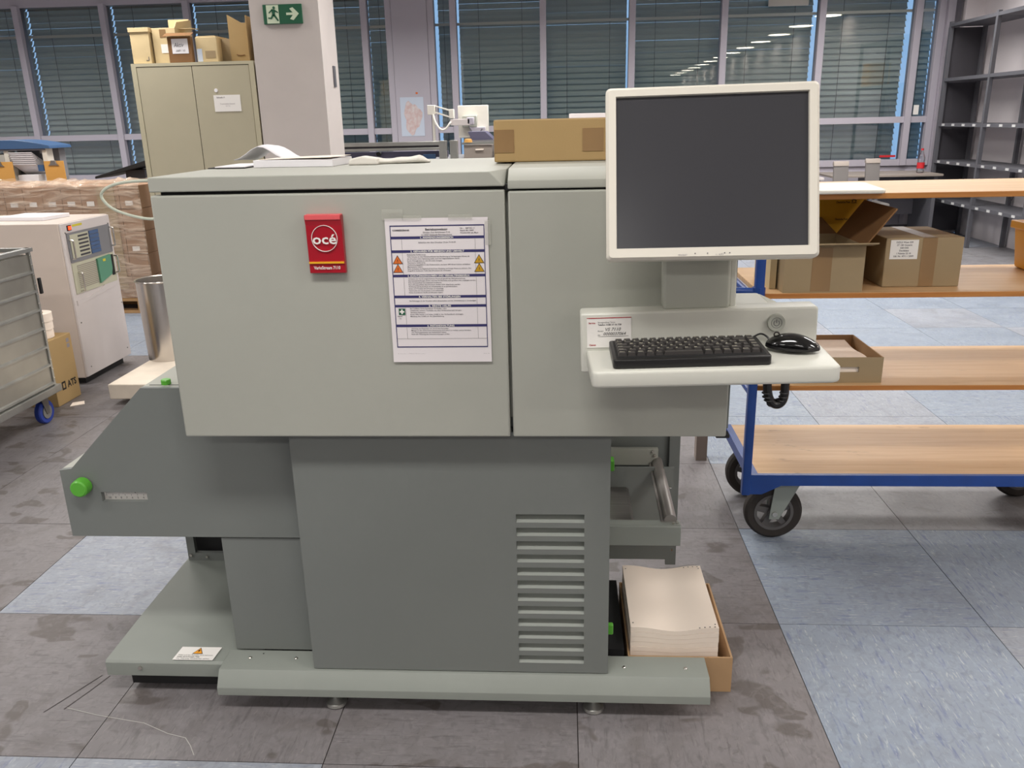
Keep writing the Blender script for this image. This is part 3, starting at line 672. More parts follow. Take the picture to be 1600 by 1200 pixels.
body = [(.752, ['Elektrische Gefährdung:', 'Teile können an den Netzanschlüssen bei Berührung zu Verletzungen führen, da', 'der Drucker unter Spannung steht, auch bei abgeschaltetem Gerät.', 'Keine Flüssigkeiten an den Drucker bringen.', 'Thermische Gefährdung:', 'Verbrennungsgefahr in der Fixierstation, sie kann 200 Grad Celsius erreichen.', 'Mechanische Gefahr:', 'Beim Arbeiten im Papierlauf sind lose Kleidung und lange Haare zu sichern. Der', 'Eingriff in laufende Teile des Druckers ist verboten.']),
        (.588, ['Arbeiten nur durch eingewiesenes Personal gemäß der Betriebsanleitung.', 'Die Schutzabdeckungen dürfen während des Betriebes nicht geöffnet oder umgangen werden.', 'Den Fachwechsel bei Stillstand ausführen.', 'Die Lüftungsschlitze des Druckers dürfen nicht abgedeckt werden.', 'Ordnung und Sauberkeit am Arbeitsplatz ist zu gewährleisten.', 'Essen und Trinken am Drucker ist untersagt.', 'Tonerreste nur mit feuchtem Tuch aufnehmen.', 'Keine brennbaren Stoffe am Drucker lagern.']),
        (.434, ['Bei Störungen ist der Drucker sofort abzuschalten und die Schichtleitung zu verständigen.']),
        (.380, ['Bei Unfällen: Ruhe bewahren, Ersthelfer rufen.', 'Unfallstelle sichern, Verletzte aus dem Gefahrenbereich bringen.', 'Verletzte betreuen.', 'Erste Hilfe leisten und jeden Unfall in das Verbandbuch eintragen.', 'Meldung des Unfalls an die Schichtleitung.']),
        (.238, ['Wartung und Reparatur nur durch den Hersteller.', 'Mängel an der elektrischen Ausrüstung sind sofort zu melden und zu beheben.', 'Vor Wartungsarbeiten den Netzstecker ziehen.', 'Nach der Wartung die Schutzeinrichtungen prüfen.'])]
for v, ls in body:
    for k, t in enumerate(ls): tl(.20, v-k*.0136, t, .0034, wid=min(.142, .00172*len(t)))
tl(.072, .326, 'Notruf', .0034, bold=.03); tl(.085, .310, '112', .0036)
tl(.05, .055, 'Betriebsanweisung gemäß Betriebssicherheitsverordnung', .003, wid=.060); tl(.92, .055, 'Seite 1/1', .003, wid=.012)
for (u0, u1, v0, v1) in [(.155, .157, .79, .86), (.87, .872, .79, .86), (.155, .157, .62, .77), (.87, .872, .62, .77), (.155, .157, .476, .60), (.87, .872, .476, .60), (.87, .872, .412, .457), (.155, .157, .272, .39), (.87, .872, .272, .39), (.155, .157, .17, .25), (.87, .872, .17, .25), (L_, R_, .168, .1695)]: bar(mb, u0, u1, v0, v1)
proj_sheet(mb, .0006).build('printed_text', 'ink', S)
for (u, v, m_) in ((.105, .720, 'orange'), (.105, .661, 'orange'), (.905, .720, 'amber'), (.905, .661, 'amber')):
    x, z = SP(u, v); mb = MB(); mb.add([(x-.0108, 0, z-.008), (x+.0108, 0, z-.008), (x, 0, z+.0105)], [(0, 1, 2)]); t_o = proj_sheet(mb, .0006).build('warning_triangle', 'ink_black', S)
    mb = MB(); mb.add([(x-.0090, 0, z-.007), (x+.0090, 0, z-.007), (x, 0, z+.0085)], [(0, 1, 2)]); proj_sheet(mb, .0009).build('triangle_fill', m_, t_o)
    mb = MB(); mb.text('!', x, z-.0042, 0, .0085, bold=.02, align='c'); proj_sheet(mb, .0012).build('triangle_mark', 'ink_black', t_o)
x, z = SP(.117, .362); mb = MB(); mb.add([(x-.007, 0, z-.007), (x+.007, 0, z-.007), (x+.007, 0, z+.007), (x-.007, 0, z+.007)], [(0, 1, 2, 3)]); fa = proj_sheet(mb, .0006).build('first_aid_mark', 'safety_green', S)
mb = MB(); mb.add([(x-.005, 0, z-.0017), (x+.005, 0, z-.0017), (x+.005, 0, z+.0017), (x-.005, 0, z+.0017)], [(0, 1, 2, 3)]); mb.add([(x-.0017, 0, z-.005), (x+.0017, 0, z-.005), (x+.0017, 0, z+.005), (x-.0017, 0, z+.005)], [(0, 1, 2, 3)]); proj_sheet(mb, .0009).build('white_cross', 'white_print', fa)
for a in (((-.372, 1.244), (-.328, 1.265)), ((-.330, 1.243), (-.290, 1.252)), ((-.235, 1.243), (-.185, 1.253)), ((-.160, 1.19), (-.148, 1.24))):
    MB().box(a[0][0], a[1][0], 1.7148, 1.7152, a[0][1], a[1][1]).build('tape_strip', 'tape_clear', S)

# ------------------------------------------------------------------ monitor (leaning back, slightly rolled), local coordinates
mo = thing('monitor', 'large square cream-framed monitor with a dark blank screen mounted above the keyboard', 'monitor', (.2665, 1.560, 1.338), rot=(math.radians(-16.1), math.radians(-.63), math.radians(-1.6)))
def LB(): return MB()
sw, shh = .169, .1355
W2, T2, B2 = .1880, .1530, -.1575
mb = MB()   # bezel: four bars around the recessed screen
for a in ((-W2, -sw, B2, T2), (sw, W2, B2, T2), (-sw, sw, shh, T2), (-sw, sw, B2, -shh)): pass
outer = [(-W2, B2), (W2, B2), (W2, T2), (-W2, T2)]; inner = [(-sw, -shh), (sw, -shh), (sw, shh), (-sw, shh)]
def loop(pts, y, r=0): return [(p[0], y, p[1]) for p in pts]
def rr(x0, x1, z0, z1, r, n=5):
    out = []
    for cx_, cz_, a0 in ((x1-r, z0+r, -90), (x1-r, z1-r, 0), (x0+r, z1-r, 90), (x0+r, z0+r, 180)):
        for k in range(n): t = math.radians(a0+90*k/(n-1)); out.append((cx_+r*math.cos(t), cz_+r*math.sin(t)))
    return out
n_ = 20
l0 = loop(rr(-W2, W2, B2, T2, .009), -.004); l1 = loop(rr(-W2+.005, W2-.005, B2+.005, T2-.005, .006), -.010); l2 = loop(rr(-sw-.001, sw+.001, -shh-.001, shh+.001, .0008), -.0095); l3 = loop(rr(-sw, sw, -shh, shh, .0005), -.003)
l4 = loop(rr(-W2, W2, B2, T2, .009), .020); l5 = loop(rr(-W2+.012, W2-.012, B2+.012, T2-.012, .012), .030)
vs = l0+l1+l2+l3+l4+l5; fs = []
def br(a, b):
    for i in range(n_): j = (i+1) % n_; fs.append((a*n_+i, a*n_+j, b*n_+j, b*n_+i))
br(0, 1); br(1, 2); br(2, 3); br(4, 0); br(5, 4)
mb.add(vs, fs); mb.f.append(tuple(5*n_+i for i in range(n_))); mb.build('bezel', 'monitor_plastic', mo, local=True)
MB().box(-sw-.001, sw+.001, -.0035, .0, -shh-.001, shh+.001).build('screen', 'screen', mo, local=True)
MB().box(-.12, .12, .028, .050, -.10, .10, bev=.012, seg=3).build('rear_housing', 'monitor_plastic', mo, local=True)
MB().box(-.05, .05, .05, .062, -.14, .02, bev=.002).build('mounting_plate', 'console_grey', mo, local=True)
mb = MB(); mb.text('MENU/SELECT', -.060, -.1515, -.0104, .0045, wid=.016); mb.text('+/-  AUTO', .006, -.1515, -.0104, .0045, wid=.014); mb.build('button_print', 'ink_soft', mo, local=True)
for x in (-.030, -.008, .022, .031): MB().cyl((x, -.0100, -.1475), (x, -.0108, -.1475), .0011, n=8).build('button', 'frame_dark', mo, local=True)

# ------------------------------------------------------------------ keyboard and mouse on the tray
kr = (math.radians(2.0), math.radians(-1.25), math.radians(.6))
kb = thing('keyboard', 'compact black keyboard with pale legends on the console tray', 'keyboard', (.2325, 1.527, 1.0026), rot=kr)
KW, KD = .285, .128
MB().prism(rr(-KW/2, KW/2, -KD/2, KD/2, .008, 5), 'z', 0, .016, bev=.0035, seg=3).build('case', 'black_plastic', kb, local=True)
mb = MB(); mb.prism(rr(-KW/2+.007, KW/2-.007, -KD/2+.012, KD/2-.006, .003, 3), 'z', .016, .0165); mb.build('key_well', 'dark', kb, local=True)
KM = {}
def keycap(wu):
    if wu not in KM:
        a = wu*.01785/2-.0008; b = .00785; mb = MB(); i_ = .0022
        mb.add([(-a, -b, 0), (a, -b, 0), (a, b, 0), (-a, b, 0), (-a+i_, -b+i_*.6, .0062), (a-i_, -b+i_*.6, .0062), (a-i_, b-i_*1.3, .0058), (-a+i_, b-i_*1.3, .0058)], [(3, 2, 1, 0), (4, 5, 6, 7), (0, 1, 5, 4), (1, 2, 6, 5), (2, 3, 7, 6), (3, 0, 4, 7)])
        me = bpy.data.meshes.new('key'); me.from_pydata(mb.v, [], mb.f); me.materials.append(M('key_plastic')); KM[wu] = me
    return KM[wu]
rows = [([('Esc', .88)]+[('F%d' % k, .88) for k in range(1, 13)]+[('Num', .88), ('Druck', .88), ('Pause', .88)], .0485),
        ([('^', .9)]+[(c, 1) for c in '1234567890ß´']+[('←', 1.6), ('Pos1', 1)], .0325),
        ([('Tab', 1.4)]+[(c, 1) for c in 'QWERTZUIOPÜ+']+[('Enter', 1.1), ('Bild', 1)], .0155),
        ([('Lock', 1.7)]+[(c, 1) for c in 'ASDFGHJKLÖÄ#']+[('', .8), ('Bild', 1)], -.0015),
        ([('Shift', 1.2)]+[(c, 1) for c in '<YXCVBNM,.-']+[('Shift', 1.3), ('▲', 1), ('Ende', 1)], -.0185),
        ([('Strg', 1), ('Fn', 1), ('Win', 1), ('Alt', 1), ('^', .9), ('', 4.3), ('AltGr', 1), ('Win', 1), ('Strg', 1), ('Einf', 1), ('Entf', 1), ('◄', 1), ('►', .3)], -.0355)]
lg = MB()
for ks, yy in rows:
    tot = sum(k[1] for k in ks); xx = -.1325; sc_k = .265/(tot*.01785)
    for t, wu in ks:
        wk = wu*.01785*sc_k; o = bpy.data.objects.new('key', keycap(round(wu, 2))); COL.objects.link(o); o.parent = kb; o.location = (xx+wk/2, yy+.002, .0162); o.scale = (sc_k, 1, 1)
        if t and t not in '▲◄►←':
            lg.text(t, xx+.0035, yy+.0015, .0229, .0062 if len(t) == 1 else .0040, bold=.03, plane='xy', wid=None if len(t) < 3 else .009)
        xx += wk
lg.build('key_legends', 'legend', kb, local=True, kind='stuff')
ms = thing('mouse', 'shiny black computer mouse on the tray beside the keyboard', 'mouse', (.434, 1.555, 1.0045), rot=(0, math.radians(-1.25), math.radians(68)))
bm = bmesh.new(); bmesh.ops.create_uvsphere(bm, u_segments=28, v_segments=16, radius=1)
for v in bm.verts:
    x, y, z = v.co; v.co.x = x*.0285*(1-.12*math.cos(y*2)); v.co.y = y*.050; v.co.z = (.010+z*.024*(1-.25*(y-.1)**2) if z > 0 else .010+z*.010)
mb = MB(); mb.add([tuple(v.co) for v in bm.verts], [[v.index for v in f.verts] for f in bm.faces]); bm.free(); mb.build('body', 'gloss_black', ms, local=True)
MB().wheel((0, .030, .029), .006, .005, 'x', 16).build('scroll_wheel', 'rubber', ms, local=True)
MB().prism([(.0290*math.cos(t), .0500*math.sin(t)) for t in [2*math.pi*i/28 for i in range(28)]], 'z', .006, .0105).build('base_skirt', 'black_plastic', ms, local=True)
tag(MB().tube([(.365, 1.592, 1.020), (.382, 1.594, 1.028), (.395, 1.590, 1.022), (.400, 1.580, 1.012)], .0019, 8, smooth=6).build('mouse_cable', 'black_plastic'), 'short black cable between keyboard and mouse', 'cable')

# ------------------------------------------------------------------ things lying on top of the printer
def carton(name, label, x0, x1, y0, y1, z0, z1, m='kraft', group=None, tapes=(), bev=.003):
    t = thing(name, label, 'box', ((x0+x1)/2, (y0+y1)/2, z0), group)
    B(x0, x1, y0, y1, z0, z1, bev=bev, seg=2).build('box_body', m, t)
    for a in tapes: B(*a).build('tape_strip', 'tape_brown', t)
    return t
cb = carton('cardboard_box', 'long low brown cardboard box lying on top of the printer behind the monitor', -.159, .30, 2.0, 2.30, 1.3405, 1.435, 'kraft', bev=.004)
B(-.158, -.112, 1.9985, 2.0, 1.362, 1.413).build('tape_patch', 'tape_brown', cb)
B(.046, .094, 1.9985, 2.0, 1.362, 1.413).build('tape_patch', 'tape_brown', cb)
B(-.157, .298, 2.0+.145, 2.0+.155, 1.4352, 1.4356).build('flap_seam', 'kraft_dark', cb)
# curled sheets, a pad of paper, a cloth
cp = thing('curled_papers', 'loose curled white sheets and a dark folder on the left of the printer top', 'papers', (-.76, 2.12, 1.3372))
B(-.857, -.765, 2.03, 2.19, 1.3375, 1.3395).build('dark_folder', 'dark', cp)
mb = MB(); n1 = 16; vs = []; fs = []
for i in range(n1+1):
    u = i/n1; x = -.862+.26*u; h = .0415*math.exp(-((u-.27)/.17)**2)+.004
    for j in range(5): v = j/4; vs.append((x+.02*v, 2.215+.11*v, 1.3385+h*(.55+.45*math.sin(math.pi*(.25+.5*v))) + .001*(4-j)))
for i in range(n1):
    for j in range(4): a = i*5+j; fs.append((a, a+1, a+6, a+5))
mb.add(vs, fs); o = mb.build('curled_sheet', 'paper_white', cp); sm = o.modifiers.new('thickness', 'SOLIDIFY'); sm.thickness = .0012
B(-.835, -.762, 2.02, 2.18, 1.3400, 1.3425).build('flat_sheet', 'paper_white', cp)
pd = thing('paper_pad', 'thick white paper pad with a yellowed cover sheet on the printer top', 'paper', (-.64, 2.14, 1.3372))
mb = MB(); mb.x = Matrix.Translation((-.645, 2.115, 0)) @ Matrix.Rotation(math.radians(-4), 4, 'Z') @ Matrix.Translation((.645, -2.115, 0))
mb.box(-.745, -.545, 2.04, 2.19, 1.3374, 1.3545, bev=.001).build('page_block', 'paper_white', pd)
mb = MB(); mb.x = Matrix.Translation((-.645, 2.115, 0)) @ Matrix.Rotation(math.radians(-7), 4, 'Z') @ Matrix.Translation((.645, -2.115, 0))
mb.prism([(-.73, 1.3550), (-.62, 1.3575), (-.545, 1.3585), (-.545, 1.3592), (-.62, 1.3585), (-.73, 1.3556)], 'y', 2.04, 2.18).build('cover_sheet', 'paper_cream', pd)
cl = thing('folded_cloth', 'rolled white cloth on the printer top between paper and box', 'cloth', (-.43, 2.10, 1.3372))
mb = MB(); vs = []; fs = []; N1, N2 = 22, 14
for i in range(N1+1):
    u = i/N1; x = -.527+.195*u; e = min(1, 6*u+.25, 6*(1-u)+.3); r = .0125*e*(1+.16*math.sin(9*u)+.1*math.sin(23*u))
    for k in range(N2): t = 2*math.pi*k/N2; vs.append((x, 2.10+.045*u+r*1.7*math.cos(t), 1.3375+r*.55+r*.62*math.sin(t)*(1+.12*math.sin(5*u+3*t))))
for i in range(N1):
    for k in range(N2): fs.append((i*N2+k, i*N2+(k+1) % N2, (i+1)*N2+(k+1) % N2, (i+1)*N2+k))
fs += [tuple(range(N2)), tuple(N1*N2+k for k in range(N2-1, -1, -1))]
mb.add(vs, fs).build('cloth_roll', 'cloth', cl)
mb = MB(); mb.prism([(-.525, 1.3375), (-.45, 1.3375), (-.452, 1.352), (-.49, 1.358), (-.52, 1.352)], 'y', 2.075, 2.125, bev=.004).build('cloth_fold', 'cloth', cl)

# ------------------------------------------------------------------ fanfold paper stack in an open tray box beside the printer
tb = thing('tray_box', 'shallow open brown cardboard tray on the floor holding the fanfold paper', 'box', (.29, 2.01, 0))
bx0, bx1, by0, by1, bh = .165, .432, 1.853, 2.215, .104
B(bx0+.006, bx1-.006, by0+.006, by1-.006, 0.001, .006).build('bottom', 'kraft_tray', tb)
B(bx0, bx1, by0, by0+.005, .001, bh).build('side_panel', 'kraft_tray', tb); B(bx0, bx1, by1-.005, by1, .001, bh).build('side_panel', 'kraft_tray', tb)
B(bx0-.0005, bx0+.0045, by0+.0052, by1-.0052, .001, bh).build('side_panel', 'kraft_tray', tb); B(bx1-.005, bx1, by0+.0052, by1-.0052, .001, bh).build('side_panel', 'kraft_tray', tb)
fs_ = thing('fanfold_stack', 'tall stack of cream fanfold paper standing in the cardboard tray', 'paper', (.285, 2.03, .0065))
sx0, sx1, sy0, sy1 = .172, .398, 1.876, 2.19
def wav(u): return .0045*math.cos(2*math.pi*u*.95+.2) + .002*math.sin(9*u)
nsh = 12; zt0 = .0065; zt1 = .172
for k in range(nsh):
    za = zt0+(zt1-zt0)*k/nsh; zb_ = zt0+(zt1-zt0)*(k+1)/nsh-.0008; jx = random.uniform(-.0006, .0006); jy = random.uniform(-.0008, .0008)
    mb = MB(); n = 14; vs = []; fs = []
    for j in range(2):
        for i in range(n+1):
            u = i/n; x = sx0+(sx1-sx0)*u; f0 = wav(u)*(k/nsh)**2; f1 = wav(u)*((k+1)/nsh)**2; y = (sy0 if j == 0 else sy1)+jy
            vs += [(x+jx, y, za+f0), (x+jx, y, zb_+f1)]
    m_ = 2*(n+1)
    for i in range(n):
        a = 2*i; fs += [(a, a+2, a+3, a+1), (m_+a, m_+a+1, m_+a+3, m_+a+2), (a+1, a+3, m_+a+3, m_+a+1), (a, m_+a, m_+a+2, a+2)]
    fs += [(0, 1, m_+1, m_), (2*n, m_+2*n, m_+2*n+1, 2*n+1)]
    mb.add(vs, fs).build('paper_bundle', 'paper_cream', fs_)
mb = MB()
for (x, y) in [(sx0+.007, sy0+.02), (sx0+.007, sy1-.02)]+[(sx1-.008, sy0+.016), (sx1-.008, sy1-.016)]+[(sx1-.010-.013*k, sy0+.004) for k in range(4)]+[(sx1-.010-.013*k, sy1-.006) for k in range(4)]:
    u = (x-sx0)/(sx1-sx0); z = zt1-.0008+wav(u)+.0006; mb.lathe([(0, .0002), (.0019, .0002), (.0019, 0), (0, 0)], (x, y, z), 'z', 8)
mb.build('feed_holes', 'ink_black', fs_, kind='stuff')

# ------------------------------------------------------------------ blue four-deck trolley on the right
TR = thing('shelf_trolley', 'blue tube-frame trolley with four wooden decks beside the printer', 'trolley', (1.25, 2.86, 0))
tx0, tx1, ty0, ty1 = .625, 1.90, 2.63, 3.11
for z, edge in ((.275, True), (.59, False), (.895, False), (1.20, False)):
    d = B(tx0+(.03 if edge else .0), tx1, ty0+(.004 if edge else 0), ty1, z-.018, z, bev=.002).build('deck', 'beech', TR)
    if not edge: B(tx0, tx1, ty0-.003, ty0, z-.017, z-.001, bev=.001).build('edge_strip', 'beech_edge', d)
fr_ = MB(); fr_.box(tx0+.0, tx1, ty0-.012, ty0+.004, .238, .277); fr_.box(tx0+.0, tx1, ty1, ty1+.015, .238, .268); fr_.box(tx0+.005, tx0+.03, ty0, ty1, .238, .277); fr_.box(tx1, tx1+.025, ty0-.012, ty1+.015, .238, .277)
fr_.build('deck_frame', 'blue_paint', TR)
for x in (tx0-.010, tx1+.01):
    for y in (ty0-.006, ty1+.012):
        B(x-.014, x+.014, y-.014, y+.014, .205 if y < 3 else .238, 1.22, bev=.004, seg=3).build('upright', 'blue_paint', TR)
MB().prism([(tx0, .205), (tx0+.045, .205), (tx0+.11, .238), (tx0, .238)], 'y', ty0-.010, ty0+.004, bev=.001).build('corner_gusset', 'blue_paint', TR)
for z in (.56, .868, 1.172): MB().cyl((tx0-.01, ty0, z), (tx0-.01, ty1, z), .011, n=12).build('side_rail', 'blue_paint', TR)
MB().tube([(tx0-.01, ty0, .90), (tx0-.10, ty0+.02, .90), (tx0-.13, ty0+.06, .90), (tx0-.13, ty1-.06, .90), (tx0-.10, ty1, .90), (tx0-.01, ty1, .90)], .013, 12, smooth=5).build('push_handle', 'blue_paint', TR)
MB().cyl((tx0-.01, ty0, .915), (tx0-.01, ty0, .885), .021, n=16).build('tube_collar', 'blue_paint', TR)
def caster(x, y, rot=0):
    w_ = MB().lathe([(.068, -.020), (.090, -.022), (.099, -.014), (.101, 0), (.099, .014), (.090, .022), (.068, .020), (.068, -.020)], (x, y, .101), 'y', 40).build('wheel', 'rubber', TR)
    MB().lathe([(.058, -.022), (.068, -.022), (.068, .018), (.058, .018), (.058, -.022)], (x, y, .101), 'y', 32).build('hub_rim', 'hub_grey', w_)
    mb = MB(); mb.cyl((x, y-.024, .101), (x, y+.02, .101), .020, n=20)
    for k in range(5):
        t = 2*math.pi*k/5+.4; ct, st2 = math.cos(t), math.sin(t); px_, pz = -st2, ct
        q = [(x+.018*ct+.012*px_, .101+.018*st2+.012*pz), (x+.06*ct+.009*px_, .101+.06*st2+.009*pz), (x+.06*ct-.009*px_, .101+.06*st2-.009*pz), (x+.018*ct-.012*px_, .101+.018*st2-.012*pz)]
        mb.prism(q, 'y', y-.016, y+.010)
    mb.build('hub', 'hub_grey', w_)
    f = MB(); pl = [(x-.018, .080), (x+.016, .080), (x+.088, .228), (x+.088, .236), (x-.002, .236)]
    f.prism(pl, 'y', y-.032, y-.028, bev=.001); f.prism(pl, 'y', y+.028, y+.032); f.box(x-.004, x+.088, y-.032, y+.032, .226, .238)
    f.build('fork', 'fork_grey', TR)
    MB().cyl((x, y-.038, .101), (x, y+.036, .101), .009, n=12).build('axle_bolt', 'chrome', w_)
caster(.735, 2.715); caster(.735, 3.06); caster(1.75, 2.715); caster(1.75, 3.06)
# cartons on the third deck
ob = thing('open_carton', 'open brown carton with raised flaps on the trolley behind the monitor edge', 'box', (.81, 2.76, .8955))
ox0, ox1, oy0, oy1, oz0, oz1 = .690, .935, 2.634, 2.93, .8955, 1.040
for a in ((ox0, ox1, oy0, oy0+.004), (ox0, ox1, oy1-.004, oy1), (ox0, ox0+.004, oy0+.0042, oy1-.0042), (ox1-.004, ox1, oy0+.0042, oy1-.0042)): B(*a, oz0, oz1).build('side_panel', 'kraft_grey', ob)
B(ox0+.005, ox1-.005, oy0+.005, oy1-.005, oz0, oz0+.004).build('bottom', 'kraft_grey', ob)
MB().prism([(oy0+.002, oz1), (oy0-.05, oz1+.012), (oy0-.05, oz1+.016), (oy0+.002, oz1+.004)], 'x', ox0, ox1+.02).build('front_flap', 'kraft_grey', ob)
MB().prism([(ox1-.002, oz1), (ox1+.080, oz1+.112), (ox1+.085, oz1+.110), (ox1+.003, oz1)], 'y', oy0+.006, oy1-.004).build('side_flap', 'kraft_dark', ob)
MB().prism([(ox0, oz1), (ox1, oz1), (ox1-.055, oz1+.055), (ox0, oz1+.060)], 'y', oy1-.002, oy1+.002).build('rear_flap', 'kraft_dark', ob)
B(.775, .835, oy0-.0006, oy0, oz0+.004, oz1-.004).build('tape_strip', 'tape_brown', ob)
MB().box(.695, .770, oy0-.0008, oy0-.0002, 1.005, 1.035).build('label', 'white_print', ob)
sb = tag(B(.664, .684, 2.70, 2.92, .8955, 1.04).build('flattened_carton', 'kraft_pale'), 'flattened pale carton standing beside the open carton', 'box')
yl = thing('yellow_folded_carton', 'yellow folded carton standing inside and behind the open carton', 'box', (.90, 2.95, .8955))
B(.72, 1.03, 2.945, 2.975, .8955, 1.165, bev=.002).build('carton_body', 'yellow_card', yl)
mb = MB(); mb.text('Deutsche Post', .930, 1.140, 2.9445, .010, wid=.045, bold=.02); mb.text('Deutsche Post', .930, 1.083, 2.9445, .010, wid=.042, bold=.02); mb.build('print', 'ink_black', yl)
mb = MB()
for k in range(10):
    t = math.radians(180*k/9)
mb.tube([(.984, 2.9442, 1.143), (.981, 2.9442, 1.148), (.986, 2.9442, 1.151), (.995, 2.9442, 1.148), (.991, 2.9442, 1.142)], .0012, 6, smooth=4); mb.box(.978, .998, 2.944, 2.9446, 1.1395, 1.141); mb.build('horn_emblem', 'ink_black', yl)
cc = carton('closed_carton', 'closed brown carton with a white address label on the trolley', 1.022, 1.262, 2.71, 2.99, .8955, 1.052, 'kraft_grey')
B(1.135, 1.180, 2.7094, 2.7102, .897, 1.051).build('tape_strip', 'tape_brown', cc); B(1.135, 1.180, 2.71, 2.99, 1.0519, 1.0525).build('tape_strip', 'tape_brown', cc)
lb2 = B(1.036, 1.122, 2.7088, 2.7096, .985, 1.046).build('address_label', 'white_print', cc)
mb = MB()
for k, t in enumerate(['DZ/LS West 229', 'ST 180 Gesamt', '5201505', 'Deckblatt', '1 Palette 23.10', 'Lfd. Nr. 4711 / 2009']): mb.text(t, 1.079, 1.036-k*.0088, 2.7086, .0075, bold=.02, align='c')
mb.build('label_print', 'ink', lb2, kind='stuff')
cr_ = thing('yellow_crate', 'yellow plastic crate at the right end of the trolley shelf', 'crate', (1.64, 2.87, .8955))
mb = MB(); mb.prism([(1.60, .8955), (1.86, .8955), (1.88, 1.05), (1.58, 1.05)], 'y', 2.78, 3.05, bev=.012, seg=3); mb.build('crate_body', 'yellow_crate', cr_)
MB().box(1.572, 1.888, 2.772, 3.058, 1.035, 1.062, bev=.004).build('rim', 'yellow_crate', cr_)
en = thing('padded_envelope', 'white padded envelope lying over the edge of the top trolley deck', 'envelope', (.86, 2.76, 1.2005))
mb = MB(); mb.prism([(.70, 2.60), (.955, 2.595), (.968, 2.615), (1.0, 2.88), (.985, 2.90), (.70, 2.90)], 'z', 1.2005, 1.2125, bev=.005, seg=3); mb.build('envelope_body', 'white_plastic', en)
MB().box(.80, .93, 2.66, 2.80, 1.2125, 1.2130).build('address_sticker', 'paper_white', en)
tg = thing('paper_tray_carton', 'flat open brown carton of paper with a grip hole on the second trolley deck', 'box', (.95, 2.80, .5905))
ax0, ax1, ay0, ay1, az0, az1 = .74, 1.035, 2.655, 2.955, .5905, .676
mb = MB(); mb.box(ax0, .875, ay0, ay0+.004, az0, az1); mb.box(.960, ax1, ay0, ay0+.004, az0, az1); mb.box(.875, .960, ay0, ay0+.004, az0, .626); mb.box(.875, .960, ay0, ay0+.004, .644, az1)
mb.build('front_panel', 'kraft_grey', tg)
for a in ((ax0, ax1, ay1-.004, ay1), (ax0, ax0+.004, ay0+.0042, ay1-.0042), (ax1-.004, ax1, ay0+.0042, ay1-.0042)): B(*a, az0, az1).build('side_panel', 'kraft_tray', tg)
B(ax0+.005, ax1-.005, ay0+.005, ay1-.005, az0, az0+.003).build('bottom', 'kraft_tray', tg)
mb = MB(); n = 8; vs = []; fs = []
for i in range(n+1):
    y = ay0+.008+(ay1-ay0-.03)*i/n; z = az1-.016+.004*math.sin(i*.9)
    vs += [(ax0+.006, y, z), (ax1-.036, y, z), (ax1-.036, y, az0+.004), (ax0+.006, y, az0+.004)]
for i in range(n):
    a = 4*i
    for k in range(4): fs.append((a+k, a+(k+1) % 4, a+4+(k+1) % 4, a+4+k))
fs += [(0, 1, 2, 3), (4*n+3, 4*n+2, 4*n+1, 4*n)]
o = mb.add(vs, fs).build('paper_stack', 'paper_cream'); tag(o, 'stack of paper lying inside the flat open carton', 'paper')
bc = MB().tube([(.655, 2.60, .64), (.658, 2.60, .585), (.672, 2.60, .545), (.695, 2.60, .535), (.712, 2.60, .56), (.712, 2.60, .64)], .014, 12, smooth=6).build('corrugated_hose', 'black_plastic')
tag(bc, 'thick black ribbed hose looping below the trolley deck', 'hose')
mb = MB()
for k in range(9):
    t = k/8; a = math.pi*(1-t); mb.lathe([(.0145, -.002), (.0160, 0), (.0145, .002)], (.684+.028*math.cos(a), 2.60, .575-.036*math.sin(a)), 'y' if 2 < k < 6 else 'z', 12)
mb.build('rib', 'black_plastic', bc, kind='stuff')
tag(B(.575, .622, 3.40, 3.45, 0, .86).build('table_post', 'post_grey'), 'grey square metal post on the floor behind the printer', 'post')

# ------------------------------------------------------------------ left: aluminium trolley, server rack, boxes
AC = thing('aluminium_cart', 'ribbed aluminium container cart with blue castors at the left edge', 'cart', (-3.0, 3.2, 0))
cx0, cx1, cy0, cy1, cz0, cz1 = -3.30, -2.605, 2.55, 3.93, .20, .885
nb = 7; hh = (cz1-cz0-.02)/nb
for k in range(nb):
    z0 = cz0+k*hh
    for (xa_, xb_, ya_, yb_) in ((cx1-.012, cx1-.004, cy0, cy1), (cx0+.004, cx0+.012, cy0, cy1)): B(xa_, xb_, ya_, yb_, z0+.012, z0+hh-.006).build('side_panel', 'alu_panel', AC)
    mb = MB(); mb.prism([(cx1-.004, z0-.006), (cx1+.006, z0-.002), (cx1+.006, z0+.006), (cx1-.004, z0+.012)], 'y', cy0, cy1-.012); mb.build('rib', 'alu', AC)
    B(cx0, cx1-.012, cy1-.010, cy1-.002, z0+.012, z0+hh-.006).build('end_panel', 'alu_panel', AC)
B(cx0, cx1, cy0, cy0+.01, cz0, cz1).build('end_panel', 'alu_panel', AC)
for y in (cy0, cy1-.012): B(cx1-.014, cx1+.003, y, y+.014, cz0-.02, cz1).build('corner_post', 'alu', AC)
mb = MB(); mb.box(cx1-.02, cx1+.012, cy0-.01, cy1+.01, cz1-.012, cz1+.006); mb.box(cx0-.012, cx0+.02, cy0-.01, cy1+.01, cz1-.012, cz1+.006); mb.box(cx0, cx1, cy1-.02, cy1+.01, cz1-.012, cz1+.006); mb.box(cx0, cx1, cy0-.01, cy0+.02, cz1-.012, cz1+.006); mb.build('top_rim', 'alu', AC)
B(cx0-.01, cx1+.02, cy0-.02, cy1+.02, cz0-.045, cz0-.008, bev=.004).build('base_frame', 'alu', AC)
B(cx0+.02, cx1-.02, cy0+.02, cy1-.02, cz0-.01, cz0+.004).build('bottom', 'alu_panel', AC)
mb = MB()
